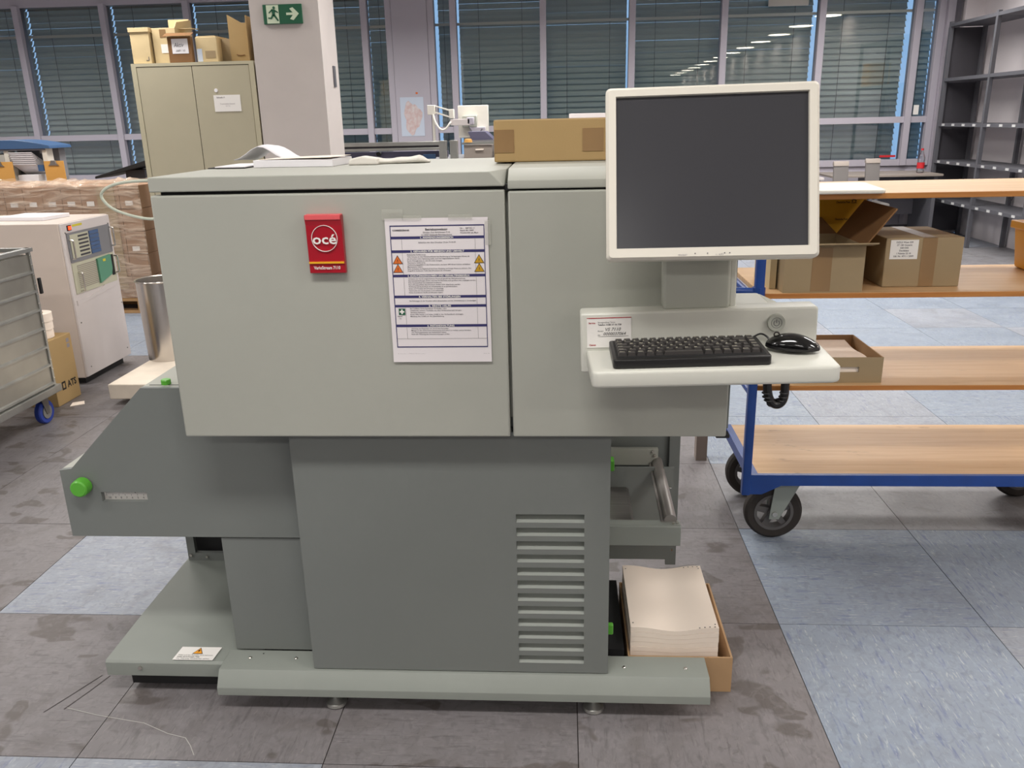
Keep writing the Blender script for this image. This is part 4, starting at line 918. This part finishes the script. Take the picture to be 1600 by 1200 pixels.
for k in range(nb*2): mb.cyl((cx1+.002, cy1-.006, cz0+.03+k*.048), (cx1+.006, cy1-.006, cz0+.03+k*.048), .0035, n=8)
mb.build('rivets', 'chrome', AC, kind='stuff')
B(cx1+.002, cx1+.014, cy1+.012, cy1+.030, .66, .74, bev=.003).build('latch', 'dark', AC)
for x, y in ((-2.66, 3.88), (-3.25, 3.88), (-2.66, 2.7), (-3.25, 2.7)):
    w_ = MB().wheel((x, y, .062), .062, .032, 'x', 28).build('wheel', 'blue_wheel', AC)
    MB().cyl((x-.014, y, .062), (x+.019, y, .062), .036, n=20).build('hub', 'alu', w_)
    MB().prism([(y-.010, .05), (y+.012, .05), (y+.02, .155), (y-.045, .155)], 'x', x+.019, x+.023).build('fork', 'steel', AC)
    MB().prism([(y-.010, .05), (y+.012, .05), (y+.02, .155), (y-.045, .155)], 'x', x-.023, x-.019).build('fork', 'steel', AC)
RK = thing('computer_cabinet', 'cream computer cabinet with two drive units and handles at the left', 'cabinet', (-3.3, 4.78, 0))
B(-3.9, -2.80, 4.515, 5.04, .045, .940, bev=.004).build('cabinet_body', 'rack_beige', RK)
B(-3.85, -2.83, 4.56, 5.0, .0, .045).build('plinth', 'dark', RK)
B(-2.80, -2.788, 4.52, 5.035, .05, .936, bev=.002).build('front_panel', 'rack_front', RK)
du = B(-2.788, -2.782, 4.555, 5.01, .715, .882).build('drive_unit', 'panel_grey', RK, label='grey drive unit with blue slats')
B(-2.782, -2.780, 4.575, 4.765, .735, .870).build('disk_bay', 'panel_cream', du)
for k in range(6): B(-2.780, -2.778, 4.655, 4.755, .742+k*.0215, .752+k*.0215).build('disk_slot', 'shelf_dark', du)
for k in range(6): B(-2.782, -2.7785, 4.775, 4.875, .737+k*.0225, .756+k*.0225).build('blue_slat', 'blue_slat', du)
du2 = B(-2.788, -2.783, 4.555, 5.01, .535, .710).build('drive_unit', 'panel_cream', RK, label='cream drive unit with a green cover')
for k in range(13): B(-2.783, -2.781, 4.60, 4.80, .562+k*.0105, .566+k*.0105).build('vent_slat', 'desk_top', du2)
MB().prism([(4.805, .555), (4.94, .585), (4.955, .62), (4.955, .705), (4.805, .700)], 'x', -2.783, -2.772).build('green_cover', 'teal', du2)
B(-2.783, -2.779, 4.962, 4.992, .575, .70).build('black_slot', 'dark', du2)
B(-2.7718, -2.771, 4.86, 4.89, .675, .69).build('yellow_sticker', 'yellow_label', du2)
MB().prism([(4.545, .50), (4.68, .497), (4.80, .515), (4.92, .555), (5.02, .588), (5.02, .51), (4.545, .47)], 'x', -2.788, -2.784).build('curved_shroud', 'rack_front', RK)
for y, z0, z1 in ((4.565, .735, .845), (5.005, .75, .865), (4.60, .545, .655), (5.005, .585, .69)):
    MB().tube([(-2.786, y, z0), (-2.762, y, z0+.004), (-2.758, y, z0+.015), (-2.758, y, z1-.015), (-2.762, y, z1-.004), (-2.786, y, z1)], .0048, 8, smooth=3).build('handle', 'chrome', RK)
B(-2.788, -2.784, 4.575, 4.615, .893, .923).build('switch_frame', 'dark', RK)
B(-2.784, -2.780, 4.583, 4.607, .898, .918).build('lit_switch', 'lamp_red', RK)
B(-2.788, -2.787, 4.63, 4.73, .910, .922).build('yellow_label', 'yellow_label', RK)
for y, z in ((4.55, .885), (5.01, .885), (4.55, .37), (5.02, .39), (4.57, .10), (5.0, .10)): MB().cyl((-2.788, y, z), (-2.785, y, z), .004, n=8).build('screw', 'steel', RK)
rp = thing('paper_ream', 'white paper ream lying on top of the cream computer cabinet', 'paper', (-3.1, 4.82, .9405))
mb = MB(); mb.x = Matrix.Translation((-3.12, 4.83, 0)) @ Matrix.Rotation(math.radians(-6), 4, 'Z') @ Matrix.Translation((3.12, -4.83, 0))
mb.box(-3.26, -2.97, 4.70, 4.93, .9405, .962, bev=.002).build('ream', 'paper_white', rp)
ab = thing('mail_carton', 'brown carton printed ATS standing between the cart and the computer cabinet', 'box', (-2.82, 4.25, 0))
B(-2.93, -2.735, 4.12, 4.34, .001, .365, bev=.003).build('box_body', 'kraft', ab)
mb = MB(); mb.text('ATS', 4.23, .080, -2.7342, .052, bold=.03, plane='yz', wid=.085)
fr2 = [(4.180, .077), (4.215, .077), (4.215, .123), (4.180, .123)]
mb.prism(fr2, 'x', -2.7348, -2.7344); mb.build('print', 'ink_black', ab)
MB().prism([(4.189, .087), (4.206, .087), (4.206, .113), (4.189, .113)], 'x', -2.7346, -2.7342).build('logo_gap', 'kraft', ab)
mb = MB()
for k in range(2): mb.box(-2.735, -2.7346, 4.29, 4.315, .29+k*.03, .312+k*.03)
mb.build('handling_marks', 'ink_soft', ab)
tr_ = thing('tape_rolls', 'pale rolls of tape stacked on the printed brown carton', 'tape roll', (-2.83, 4.22, .366))
for k in range(3): MB().lathe([(.038, 0), (.078, 0), (.078, .044), (.038, .044), (.038, 0)], (-2.84+.004*k, 4.22, .3665+k*.0455), 'z', 28).build('roll', 'paper_cream', tr_)
MB().lathe([(.020, -.0), (.038, 0), (.038, .012), (.020, .012), (.020, 0)], (-2.836, 4.22, .4910), 'z', 20).build('roll_core', 'kraft_pale', tr_)
tag(MB().prism([(-2.68, 4.13), (-2.62, 4.17), (-2.65, 4.22), (-2.70, 4.19)], 'z', .0005, .004).build('paper_scrap', 'paper_cream'), 'small torn paper scrap on the floor by the printed carton', 'scrap')
pf = thing('white_platform', 'scuffed low white transport platform behind the printer on the left', 'platform', (-2.0, 4.5, 0))
B(-2.46, -1.70, 4.15, 4.85, .035, .120, bev=.006).build('platform_body', 'white_board', pf)
for x in (-2.38, -1.8):
    for y in (4.25, 4.75): MB().wheel((x, y, .0201), .02, .03, 'y', 14).build('caster', 'rubber', pf)
bn = thing('metal_bin', 'shiny cylindrical metal bin standing on the white platform', 'bin', (-2.37, 4.72, .12))
MB().lathe([(0, .0005), (.118, .0005), (.128, .465), (.134, .470), (.132, .476), (.125, .472), (.114, .006), (0, .006)], (-2.365, 4.70, .12), 'z', 36).build('bin_body', 'alu_bin', bn)

# wrapped pallet of cartons
PL = thing('wrapped_pallet', 'pallet of brown cartons in clear shrink film behind the cream cabinet', 'pallet', (-4.0, 6.9, 0))
px0, px1, py0, py1 = -5.05, -3.30, 6.45, 7.25
for k, x in enumerate((px0+.05, (px0+px1)/2, px1-.15)):
    B(x, x+.10, py0, py1, .022, .10).build('pallet_block', 'pallet_wood', PL)
for k in range(7): B(px0, px1, py0+k*.115, py0+.085+k*.115, .10, .122).build('top_board', 'pallet_wood', PL)
for y in (py0, py0+.36, py1-.1): B(px0, px1, y, y+.1, 0.001, .022).build('bottom_board', 'pallet_wood', PL)
nzb = 5; hb = .178; wb = .156
for r in range(nzb):
    for c in range(11):
        x = px1-.012-(c+1)*wb; z = .124+r*hb
        if x < px0-.02: continue
        b_ = B(x+.002, x+wb-.002, py0+.01+random.uniform(0, .006), py0+.36, z+.001, z+hb-.002, bev=.002).build('carton', 'wrapped_box', PL)
        if r in (4, 2): B(x+.045, x+.105, py0+.0075, py0+.0095, z+.025, z+.062).build('carton_label', 'white_print', b_)
B(px0, px1-.012, py0+.37, py1-.01, .124, .124+nzb*hb).build('rear_cartons', 'wrapped_box', PL)
B(px1-.34, px1-.20, py0-.002, py0+.004, .20, 1.005).build('edge_board', 'kraft_grey', PL)
# crumpled film over all
mb = MB(); nx_, nz_ = 60, 26; vs = []; fs = []
random.seed(3)
for j in range(nz_+1):
    for i in range(nx_+1):
        u = i/nx_; v = j/nz_; x = px0-.01+(px1-px0+.02)*u; z = .13+(1.030-.13)*v
        vs.append((x, py0-.006-.010*abs(math.sin(7*u+3*v))*random.random(), z+(.018*math.sin(17*u+2)*math.sin(41*u)*v)))
for j in range(nz_):
    for i in range(nx_): a = j*(nx_+1)+i; fs.append((a, a+1, a+nx_+2, a+nx_+1))
mb.add(vs, fs)
vs = []; fs = []; n2 = 10
for j in range(n2+1):
    for i in range(nx_+1):
        u = i/nx_; v = j/n2; x = px0-.01+(px1-px0+.02)*u
        vs.append((x, py0-.008+(py1-py0)*v, 1.022+.018*math.sin(17*u+2)*math.sin(41*u)*(1-v)+.05*random.random()*math.sin(math.pi*min(1, v*2.2))))
for j in range(n2):
    for i in range(nx_): a = j*(nx_+1)+i; fs.append((a, a+1, a+nx_+2, a+nx_+1))
mb.add(vs, fs); mb.build('shrink_film', 'shrink_film', PL)
# feeder machine with blue lid, and two clipboards on it, standing behind on a table
tb2 = thing('work_table', 'grey work table behind the wrapped pallet', 'table', (-4.8, 7.7, 0))
B(-6.2, -3.75, 7.40, 8.15, .90, .94, bev=.003).build('table_top', 'desk_top', tb2)
for x in (-6.1, -3.83):
    for y in (7.46, 8.09): B(x-.025, x+.025, y-.025, y+.025, 0.001, .90).build('leg', 'panel_grey', tb2)
fd = thing('desktop_feeder', 'white feeder machine with a curved blue lid and stacked sheets', 'machine', (-5.0, 7.6, .94))
k_ = 7.55
for x in (-5.065, -4.705): B(x, x+.045, k_, k_+.10, .9405, 1.285, bev=.004).build('side_frame', 'white_plastic', fd)
B(-5.48, -5.07, k_+.01, k_+.30, .9405, 1.24, bev=.008).build('left_housing', 'plastic_grey', fd)
B(-5.065, -4.665, k_+.20, k_+.30, .9405, 1.285).build('rear_housing', 'panel_grey', fd)
ld = []
for i in range(13): t = i/12; ld.append((-5.44+.83*t, 1.290+.072*math.sin(math.pi*(.08+.84*t))))
MB().prism(ld+[(-4.605, 1.282), (-5.44, 1.282)], 'y', k_-.03, k_+.32, bev=.003).build('blue_lid', 'blue_lid', fd)
B(-5.40, -4.66, k_-.02, k_-.012, 1.268, 1.283).build('lid_hinge_bar', 'frame_dark', fd)
for k in range(7):
    mb = MB(); mb.x = Matrix.Translation((-4.865, k_+.05, 1.105+k*.017)) @ Matrix.Rotation(math.radians(-28), 4, 'X'); mb.box(-.115-.004*k, .105-.004*k, -.09, .12, 0, .004); mb.build('sheet', 'paper_white', fd)
B(-4.95, -4.76, k_-.03, k_+.12, .955, 1.055, bev=.003).build('lower_stack', 'paper_white', fd)
B(-4.83, -4.765, k_+.17, k_+.18, 1.235, 1.27).build('white_tag', 'white_print', fd)
B(-4.76, -4.71, k_-.01, k_+.02, 1.085, 1.14).build('blue_latch', 'blue_lid', fd)
def clipb(x0, x1, label):
    t = thing('clipboard', label, 'clipboard', ((x0+x1)/2, k_-.07, .94), 'clipboards leaning on the feeder')
    B(x0, x1, k_-.085, k_-.078, .9405, 1.175, bev=.001).build('board', 'clipboard', t)
    c = (x0+x1)/2; MB().prism([(c-.05, 1.135), (c+.05, 1.135), (c+.03, 1.15), (c+.02, 1.18), (c-.02, 1.18), (c-.03, 1.15)], 'y', k_-.096, k_-.085, bev=.002).build('clip', 'steel', t)
clipb(-5.20, -4.945, 'tan clipboard leaning at the left of the feeder machine')
clipb(-4.652, -4.468, 'tan clipboard leaning at the right of the feeder machine')
bk = thing('black_tray', 'sloping black plastic tray beside the beige locker', 'tray', (-4.05, 7.75, .94))
MB().prism([(-4.22, 1.03), (-3.72, 1.165), (-3.72, 1.12), (-4.22, 1.01)], 'y', 7.5, 7.9, bev=.004).build('tray_plate', 'dark', bk)
B(-3.98, -3.80, 7.6, 7.8, .9405, 1.075).build('tray_stand', 'shelf_dark', bk)

# beige locker with boxes on top
LK = thing('steel_locker', 'tall beige two-door steel cupboard with a paper label beside the white pillar', 'cupboard', (-2.68, 6.5, 0))
lx0, lx1, ly0, ly1 = -3.135, -2.224, 6.30, 6.72
lk_b = MB(); lk_b.box(lx0, lx1, ly0+.012, ly1, .001, 1.884); lk_b.box(lx0, lx1, ly0, ly0+.012, 1.862, 1.884); lk_b.box(lx0, lx0+.036, ly0, ly0+.012, .001, 1.862); lk_b.box(lx1-.036, lx1, ly0, ly0+.012, .001, 1.862); lk_b.box(lx0, lx1, ly0, ly0+.012, .001, .05)
lk_b.build('cupboard_body', 'locker', LK)
B(lx0+.039, -2.687, ly0+.002, ly0+.012, .055, 1.858, bev=.002).build('door', 'locker_door', LK)
d2 = B(-2.682, lx1-.039, ly0+.002, ly0+.012, .055, 1.858, bev=.002).build('door', 'locker_door', LK)
B(lx0+.036, lx1-.036, ly0+.0085, ly0+.0118, .05, 1.862).build('door_gap', 'dark', LK)
pl_ = B(-2.548, -2.350, ly0-.0005, ly0+.0015, 1.540, 1.655).build('paper_label', 'white_print', d2)
mb = MB(); mb.text('Schrank 11', -2.525, 1.634, ly0-.0012, .014, bold=.03); mb.text('Druckerzubehör Ersatzteile', -2.448, 1.590, ly0-.0012, .012, align='c', wid=.11); mb.text('VS 7110', -2.448, 1.575, ly0-.0012, .010, align='c'); mb.build('label_print', 'ink_soft', pl_, kind='stuff')
MB().cyl((-2.524, ly0-.001, 1.688), (-2.524, ly0+.002, 1.688), .013, n=16).build('round_sticker', 'paper_white', d2)
B(-2.67, -2.655, ly0-.012, ly0+.002, .95, 1.05, bev=.003).build('door_handle', 'shelf_grey', d2)
GB = 'boxes on top of the beige cupboard'
b1 = carton('storage_box', 'tall narrow cream box at the left end on top of the cupboard', -3.125, -2.985, 6.33, 6.62, 1.885, 2.120, 'kraft_pale', GB)
B(-3.132, -2.978, 6.322, 6.625, 2.098, 2.128, bev=.002).build('lid', 'kraft_pale', b1)
MB().prism([(-3.025, 1.905), (-3.003, 1.905), (-3.003, 1.932), (-3.007, 1.932), (-3.007, 1.909), (-3.025, 1.909)], 'y', 6.328, 6.3295).build('corner_mark', 'frame_dark', b1)
b2 = carton('storage_box', 'tall open cream carton with raised flap, second from left on the cupboard', -2.972, -2.80, 6.36, 6.66, 1.885, 2.125, 'kraft_pale', GB)
B(-2.974, -2.815, 6.66, 6.664, 2.125, 2.212).build('rear_flap', 'kraft_pale', b2)
MB().prism([(6.36, 2.124), (6.66, 2.124), (6.66, 2.205), (6.40, 2.165)], 'x', -2.802, -2.798).build('side_flap', 'kraft_pale', b2)
MB().prism([(6.43, 2.122), (6.55, 2.128), (6.55, 2.132), (6.43, 2.126)], 'x', -2.80, -2.70).build('open_flap', 'kraft_pale', b2)
B(-2.915, -2.868, 6.3585, 6.36, 2.06, 2.115).build('tape_strip', 'tape_brown', b2); B(-2.915, -2.86, 6.358, 6.3595, 1.955, 2.015).build('label', 'white_print', b2)
b3 = carton('storage_box', 'small brown box with a white handwritten label on the cupboard front', -2.846, -2.672, 6.315, 6.352, 1.885, 2.060, 'kraft_dark', GB)
l3 = B(-2.815, -2.695, 6.313, 6.3145, 1.945, 2.045).build('label', 'paper_white', b3)
mb = MB(); mb.text('Aktiv', -2.80, 1.99, 6.3122, .04, wid=.075, shear=.3); mb.text('2009 / 10', -2.79, 1.958, 6.3122, .02, wid=.07, shear=.3); mb.build('handwriting', 'ink', l3)
MB().prism([(6.290, 2.060), (6.352, 2.085), (6.352, 2.088), (6.290, 2.063)], 'x', -2.865, -2.66).build('top_flap', 'kraft_dark', b3)
b4 = carton('storage_box', 'dented light brown box with a blue and white label, second from right on the cupboard', -2.645, -2.49, 6.33, 6.60, 1.885, 2.052, 'kraft_pale', GB)
B(-2.640, -2.603, 6.3285, 6.33, 1.888, 1.975).build('label', 'map_blue', b4)
MB().prism([(-2.642, 2.052), (-2.495, 2.052), (-2.500, 2.062), (-2.635, 2.060)], 'y', 6.335, 6.58).build('top_flap', 'kraft_pale', b4)
B(-2.58, -2.505, 6.3285, 6.33, 1.91, 1.96).build('print_panel', 'kraft_grey', b4)
B(-2.49, -2.425, 6.42, 6.62, 1.885, 2.045).build('side_carton', 'kraft_grey', b4)
b5 = thing('storage_box', 'upright brown carton with tall cut flaps at the right end on the cupboard', 'box', (-2.33, 6.5, 1.885), GB)
MB().prism([(-2.418, 1.885), (-2.268, 1.885), (-2.268, 2.19), (-2.285, 2.20), (-2.288, 2.145), (-2.300, 2.138), (-2.418, 2.205)], 'y', 6.40, 6.405).build('front_panel', 'kraft', b5)
B(-2.272, -2.268, 6.36, 6.60, 1.885, 2.19).build('side_panel', 'kraft', b5); B(-2.418, -2.268, 6.60, 6.604, 1.885, 2.17).build('rear_panel', 'kraft', b5); B(-2.418, -2.414, 6.405, 6.60, 1.885, 2.17).build('side_panel', 'kraft', b5)
MB().tube([(-2.375, 6.398, 1.935), (-2.345, 6.397, 1.928), (-2.315, 6.398, 1.932)], .003, 6, smooth=3).build('grip_cut', 'kraft_dark', b5)

# ------------------------------------------------------------------ far centre: inserter line with aluminium frame, monitor arm
IN = thing('inserter_machine', 'long mail inserting machine with aluminium profile frame beyond the printer', 'machine', (-1.0, 7.4, 0))
for z0, z1 in ((1.252, 1.283), (1.215, 1.236)): B(-1.90, -1.00, 7.0, 7.06, z0, z1, bev=.003).build('profile_rail', 'alu', IN)
B(-1.90, -1.00, 7.02, 7.05, 1.236, 1.252).build('rail_groove', 'shelf_dark', IN)
for x in (-1.93, -.975, -.885): B(x-.032, x+.030, 7.0, 7.06, .001, 1.287, bev=.003).build('profile_post', 'alu', IN)
B(-1.90, -.95, 7.1, 7.16, 1.155, 1.205).build('cable_duct', 'purple_grey', IN)
B(-1.90, .6, 7.2, 8.3, .001, 1.13).build('machine_bed', 'panel_grey', IN)
MB().cyl((-1.52, 7.05, 1.19), (-1.52, 7.10, 1.19), .018, n=16).build('knob', 'dark', IN)
B(-1.15, -1.05, 7.05, 7.12, 1.145, 1.18).build('blue_block', 'blue_lid', IN)
B(-.85, .30, 7.3, 7.34, 1.244, 1.262).build('front_rail', 'alu', IN)
for x in (-.84, -.50, -.455, -.15): 
    B(x, x+.24, 7.32, 7.5, 1.13, 1.240, bev=.004).build('feeder_box', 'desk_top', IN)
    B(x+.10, x+.17, 7.30, 7.325, 1.195, 1.207, bev=.003).build('lever', 'paper_cream', IN)
for x in (-.515,): B(x, x+.018, 7.28, 7.3, 1.13, 1.245).build('rail_post', 'alu', IN)
for k in range(3):
    MB().prism([(-.80+k*.235, 1.27), (-.60+k*.235, 1.27), (-.68+k*.235, 1.345), (-.83+k*.235, 1.345)], 'y', 7.6, 7.9, bev=.003).build('sloping_hood', 'purple_grey', IN)
B(-.84, .2, 7.55, 8.0, 1.13, 1.272).build('hood_base', 'panel_grey', IN)
for x in (-.80, -.40): MB().lathe([(0, 0), (.036, 0), (.030, .026), (.014, .030), (0, .030)], (x, 7.32, 1.262), 'z', 16).build('suction_cap', 'clipboard', IN)
ma = thing('swivel_mount', 'cream swivel arm with hanging cable carrying the far monitor', 'monitor arm', (-1.29, 8.5, 0))
B(-1.275, -1.25, 8.49, 8.515, .001, 1.52).build('pole', 'white_plastic', ma)
B(-1.31, -1.235, 8.44, 8.52, 1.50, 1.59, bev=.006).build('joint_block', 'white_plastic', ma)
MB().prism([(-1.24, 1.575), (-1.24, 1.585), (-1.10, 1.545), (-1.10, 1.53)], 'y', 8.45, 8.51, bev=.002).build('upper_link', 'white_plastic', ma)
MB().prism([(-1.24, 1.515), (-1.24, 1.53), (-1.10, 1.485), (-1.10, 1.47)], 'y', 8.45, 8.51, bev=.002).build('lower_link', 'white_plastic', ma)
B(-1.10, -1.055, 8.44, 8.52, 1.462, 1.548, bev=.005).build('elbow_block', 'white_plastic', ma)
B(-1.09, -.90, 8.44, 8.50, 1.395, 1.455, bev=.004).build('forearm', 'rack_front', ma)
B(-.93, -.86, 8.44, 8.50, 1.40, 1.47, bev=.01).build('swivel_head', 'frame_lilac', ma)
MB().tube([(-1.255, 8.44, 1.50), (-1.235, 8.43, 1.43), (-1.19, 8.43, 1.365), (-1.14, 8.43, 1.365), (-1.10, 8.43, 1.41), (-1.085, 8.44, 1.43)], .010, 8, smooth=5).build('arm_cable', 'white_plastic', ma)
fm = thing('far_monitor', 'cream monitor seen from behind on the far swivel arm', 'monitor', (-.88, 8.53, 1.3))
B(-1.032, -.730, 8.60, 8.63, 1.275, 1.582, bev=.006).build('rear_shell', 'white_plastic', fm)
B(-.985, -.84, 8.53, 8.60, 1.375, 1.485, bev=.006).build('mounting_box', 'console_grey', fm)
B(-.915, -.76, 8.53, 8.60, 1.31, 1.375, bev=.004).build('port_cover', 'frame_lilac', fm)
MB().tube([(-.92, 8.525, 1.40), (-.90, 8.52, 1.35), (-.86, 8.52, 1.315), (-.82, 8.52, 1.32), (-.79, 8.53, 1.36)], .006, 6, smooth=4).build('monitor_cable', 'frame_dark', fm)
fm2 = thing('second_far_monitor', 'pale top edge of a distant screen behind the cardboard box', 'monitor', (.25, 9.0, 1.2))
B(.068, .46, 9.0, 9.04, 1.15, 1.484, bev=.004).build('screen_housing', 'rack_front', fm2)
B(.22, .30, 9.01, 9.05, .96, 1.15).build('stand', 'frame_dark', fm2)
fd2 = thing('far_desk', 'grey desk far behind the printer carrying the distant screen', 'desk', (.3, 9.1, 0))
B(-.5, 1.1, 8.7, 9.4, .925, .96, bev=.003).build('desk_top', 'desk_top', fd2)
for x in (-.45, 1.05):
    for y in (8.75, 9.35): B(x-.02, x+.02, y-.02, y+.02, .001, .925).build('leg', 'frame_dark', fd2)

# ------------------------------------------------------------------ far right: desk, chairs, bottle, shelving
DK = thing('corner_desk', 'grey-brown desk under the window in the right corner', 'desk', (3.7, 10.2, 0))
B(3.05, 4.28, 9.9, 10.6, .725, .75, bev=.004).build('desk_top', 'desk_top', DK)
for x in (3.58, 4.22): B(x-.02, x+.02, 9.95, 10.55, .001, .725).build('leg', 'shelf_grey', DK)
B(3.6, 4.2, 10.45, 10.47, .25, .72).build('modesty_panel', 'frame_dark', DK)
bo = thing('water_bottle', 'clear plastic bottle with red cap and red label on the corner desk', 'bottle', (4.115, 10.15, .7505))
MB().lathe([(0, 0), (.036, 0), (.040, .01), (.040, .06), (.036, .10), (.040, .14), (.038, .17), (.016, .235), (.013, .245), (.013, .25), (0, .25)], (4.115, 10.15, .7505), 'z', 20).build('bottle_body', 'clear_plastic', bo)
MB().lathe([(.0408, .05), (.0412, .05), (.0412, .115), (.0408, .115)], (4.115, 10.15, .7505), 'z', 20).build('bottle_label', 'red_label', bo)
MB().lathe([(0, .25), (.015, .25), (.015, .272), (0, .272)], (4.115, 10.15, .7505), 'z', 14).build('bottle_cap', 'red_label', bo)
def chair(x, y, label):
    t = thing('office_chair', label, 'chair', (x, y, 0), 'chairs at the far right window')
    MB().prism([(y-.02, .60), (y+.01, .60), (y+.06, .93), (y+.045, .945), (y+.03, .93)], 'x', x-.075, x+.075, bev=.006).build('backrest', 'chair_grey', t)
    MB().prism([(y+.02, .905), (y+.075, .915), (y+.06, .955), (y+.035, .955)], 'x', x-.078, x+.078, bev=.006).build('back_trim', 'desk_top', t)
    B(x-.22, x+.22, y, y+.42, .43, .48, bev=.02).build('seat', 'chair_grey', t)
    B(x-.015, x+.015, y-.01, y+.015, .46, .64).build('back_support', 'shelf_grey', t)
    MB().cyl((x, y+.21, .08), (x, y+.21, .44), .025, n=12).build('gas_column', 'shelf_grey', t)
    for k in range(5):
        a = 2*math.pi*k/5; MB().tube([(x, y+.21, .09), (x+.26*math.cos(a), y+.21+.26*math.sin(a), .055)], .016, 8).build('leg', 'shelf_grey', t)
        MB().wheel((x+.26*math.cos(a), y+.21+.26*math.sin(a), .0251), .025, .03, 'y', 12).build('caster', 'dark', t)
chair(2.865, 9.0, 'grey upholstered chair, the one nearer the monitor by the far window')
chair(3.33, 9.42, 'grey upholstered chair, the one nearer the corner desk by the far window')
ledge = thing('side_table', 'low pale table edge behind the two grey chairs', 'table', (2.9, 10.3, 0))
B(2.1, 2.98, 9.95, 10.65, .70, .728, bev=.003).build('table_top', 'rack_front', ledge)
for x in (2.15, 2.93): B(x-.02, x+.02, 10.0, 10.6, .001, .70).build('leg', 'shelf_grey', ledge)

SH = thing('steel_shelving', 'empty dark grey steel shelving along the right wall', 'shelving', (4.55, 9.6, 0))
sx_0, sx_1 = 4.36, 4.77
ys = (10.42, 9.35, 8.28)
for y in ys:
    for x in (sx_0, sx_1-.04): B(x, x+.04, y-.02, y+.02, .001, 2.38, bev=.002).build('upright', 'shelf_grey', SH)
B(sx_0, sx_1, 10.44, 10.445, .05, 2.32).build('end_panel', 'shelf_dark', SH)
for z in (2.36, 1.78, 1.29, .88, .45):
    for k in range(2):
        s_ = B(sx_0+.002, sx_1-.002, ys[k+1]+.022, ys[k]-.022, z-.035, z).build('shelf_board', 'shelf_grey', SH)
        if z < 1.5:
            for q in range(4):
                yy = ys[k]-.15-q*.25; B(sx_0-.004, sx_0+.002, yy-.03, yy+.03, z-.028, z-.004).build('price_clip', 'clip_white', s_)
for k in range(1, 2):
    MB().tube([(sx_1-.03, ys[k], .4), (sx_1-.03, ys[k+1], 1.9)], .004, 6).build('cross_brace', 'shelf_dark', SH)
    MB().tube([(sx_1-.025, ys[k], 1.9), (sx_1-.025, ys[k+1], .4)], .004, 6).build('cross_brace', 'shelf_dark', SH)
yb_ = tag(B(4.40, 4.70, 8.33, 8.62, 1.781, 2.10, bev=.004).build('yellow_box', 'yellow_crate'), 'yellow box at the right edge of the steel shelving', 'box')
tag(MB().tube([(4.70, 9.33, 2.2), (4.68, 9.32, 1.95), (4.69, 9.30, 1.85), (4.71, 9.31, 1.95)], .006, 6, smooth=4).build('hanging_cable', 'dark'), 'black cable hanging from the top of the steel shelving', 'cable')
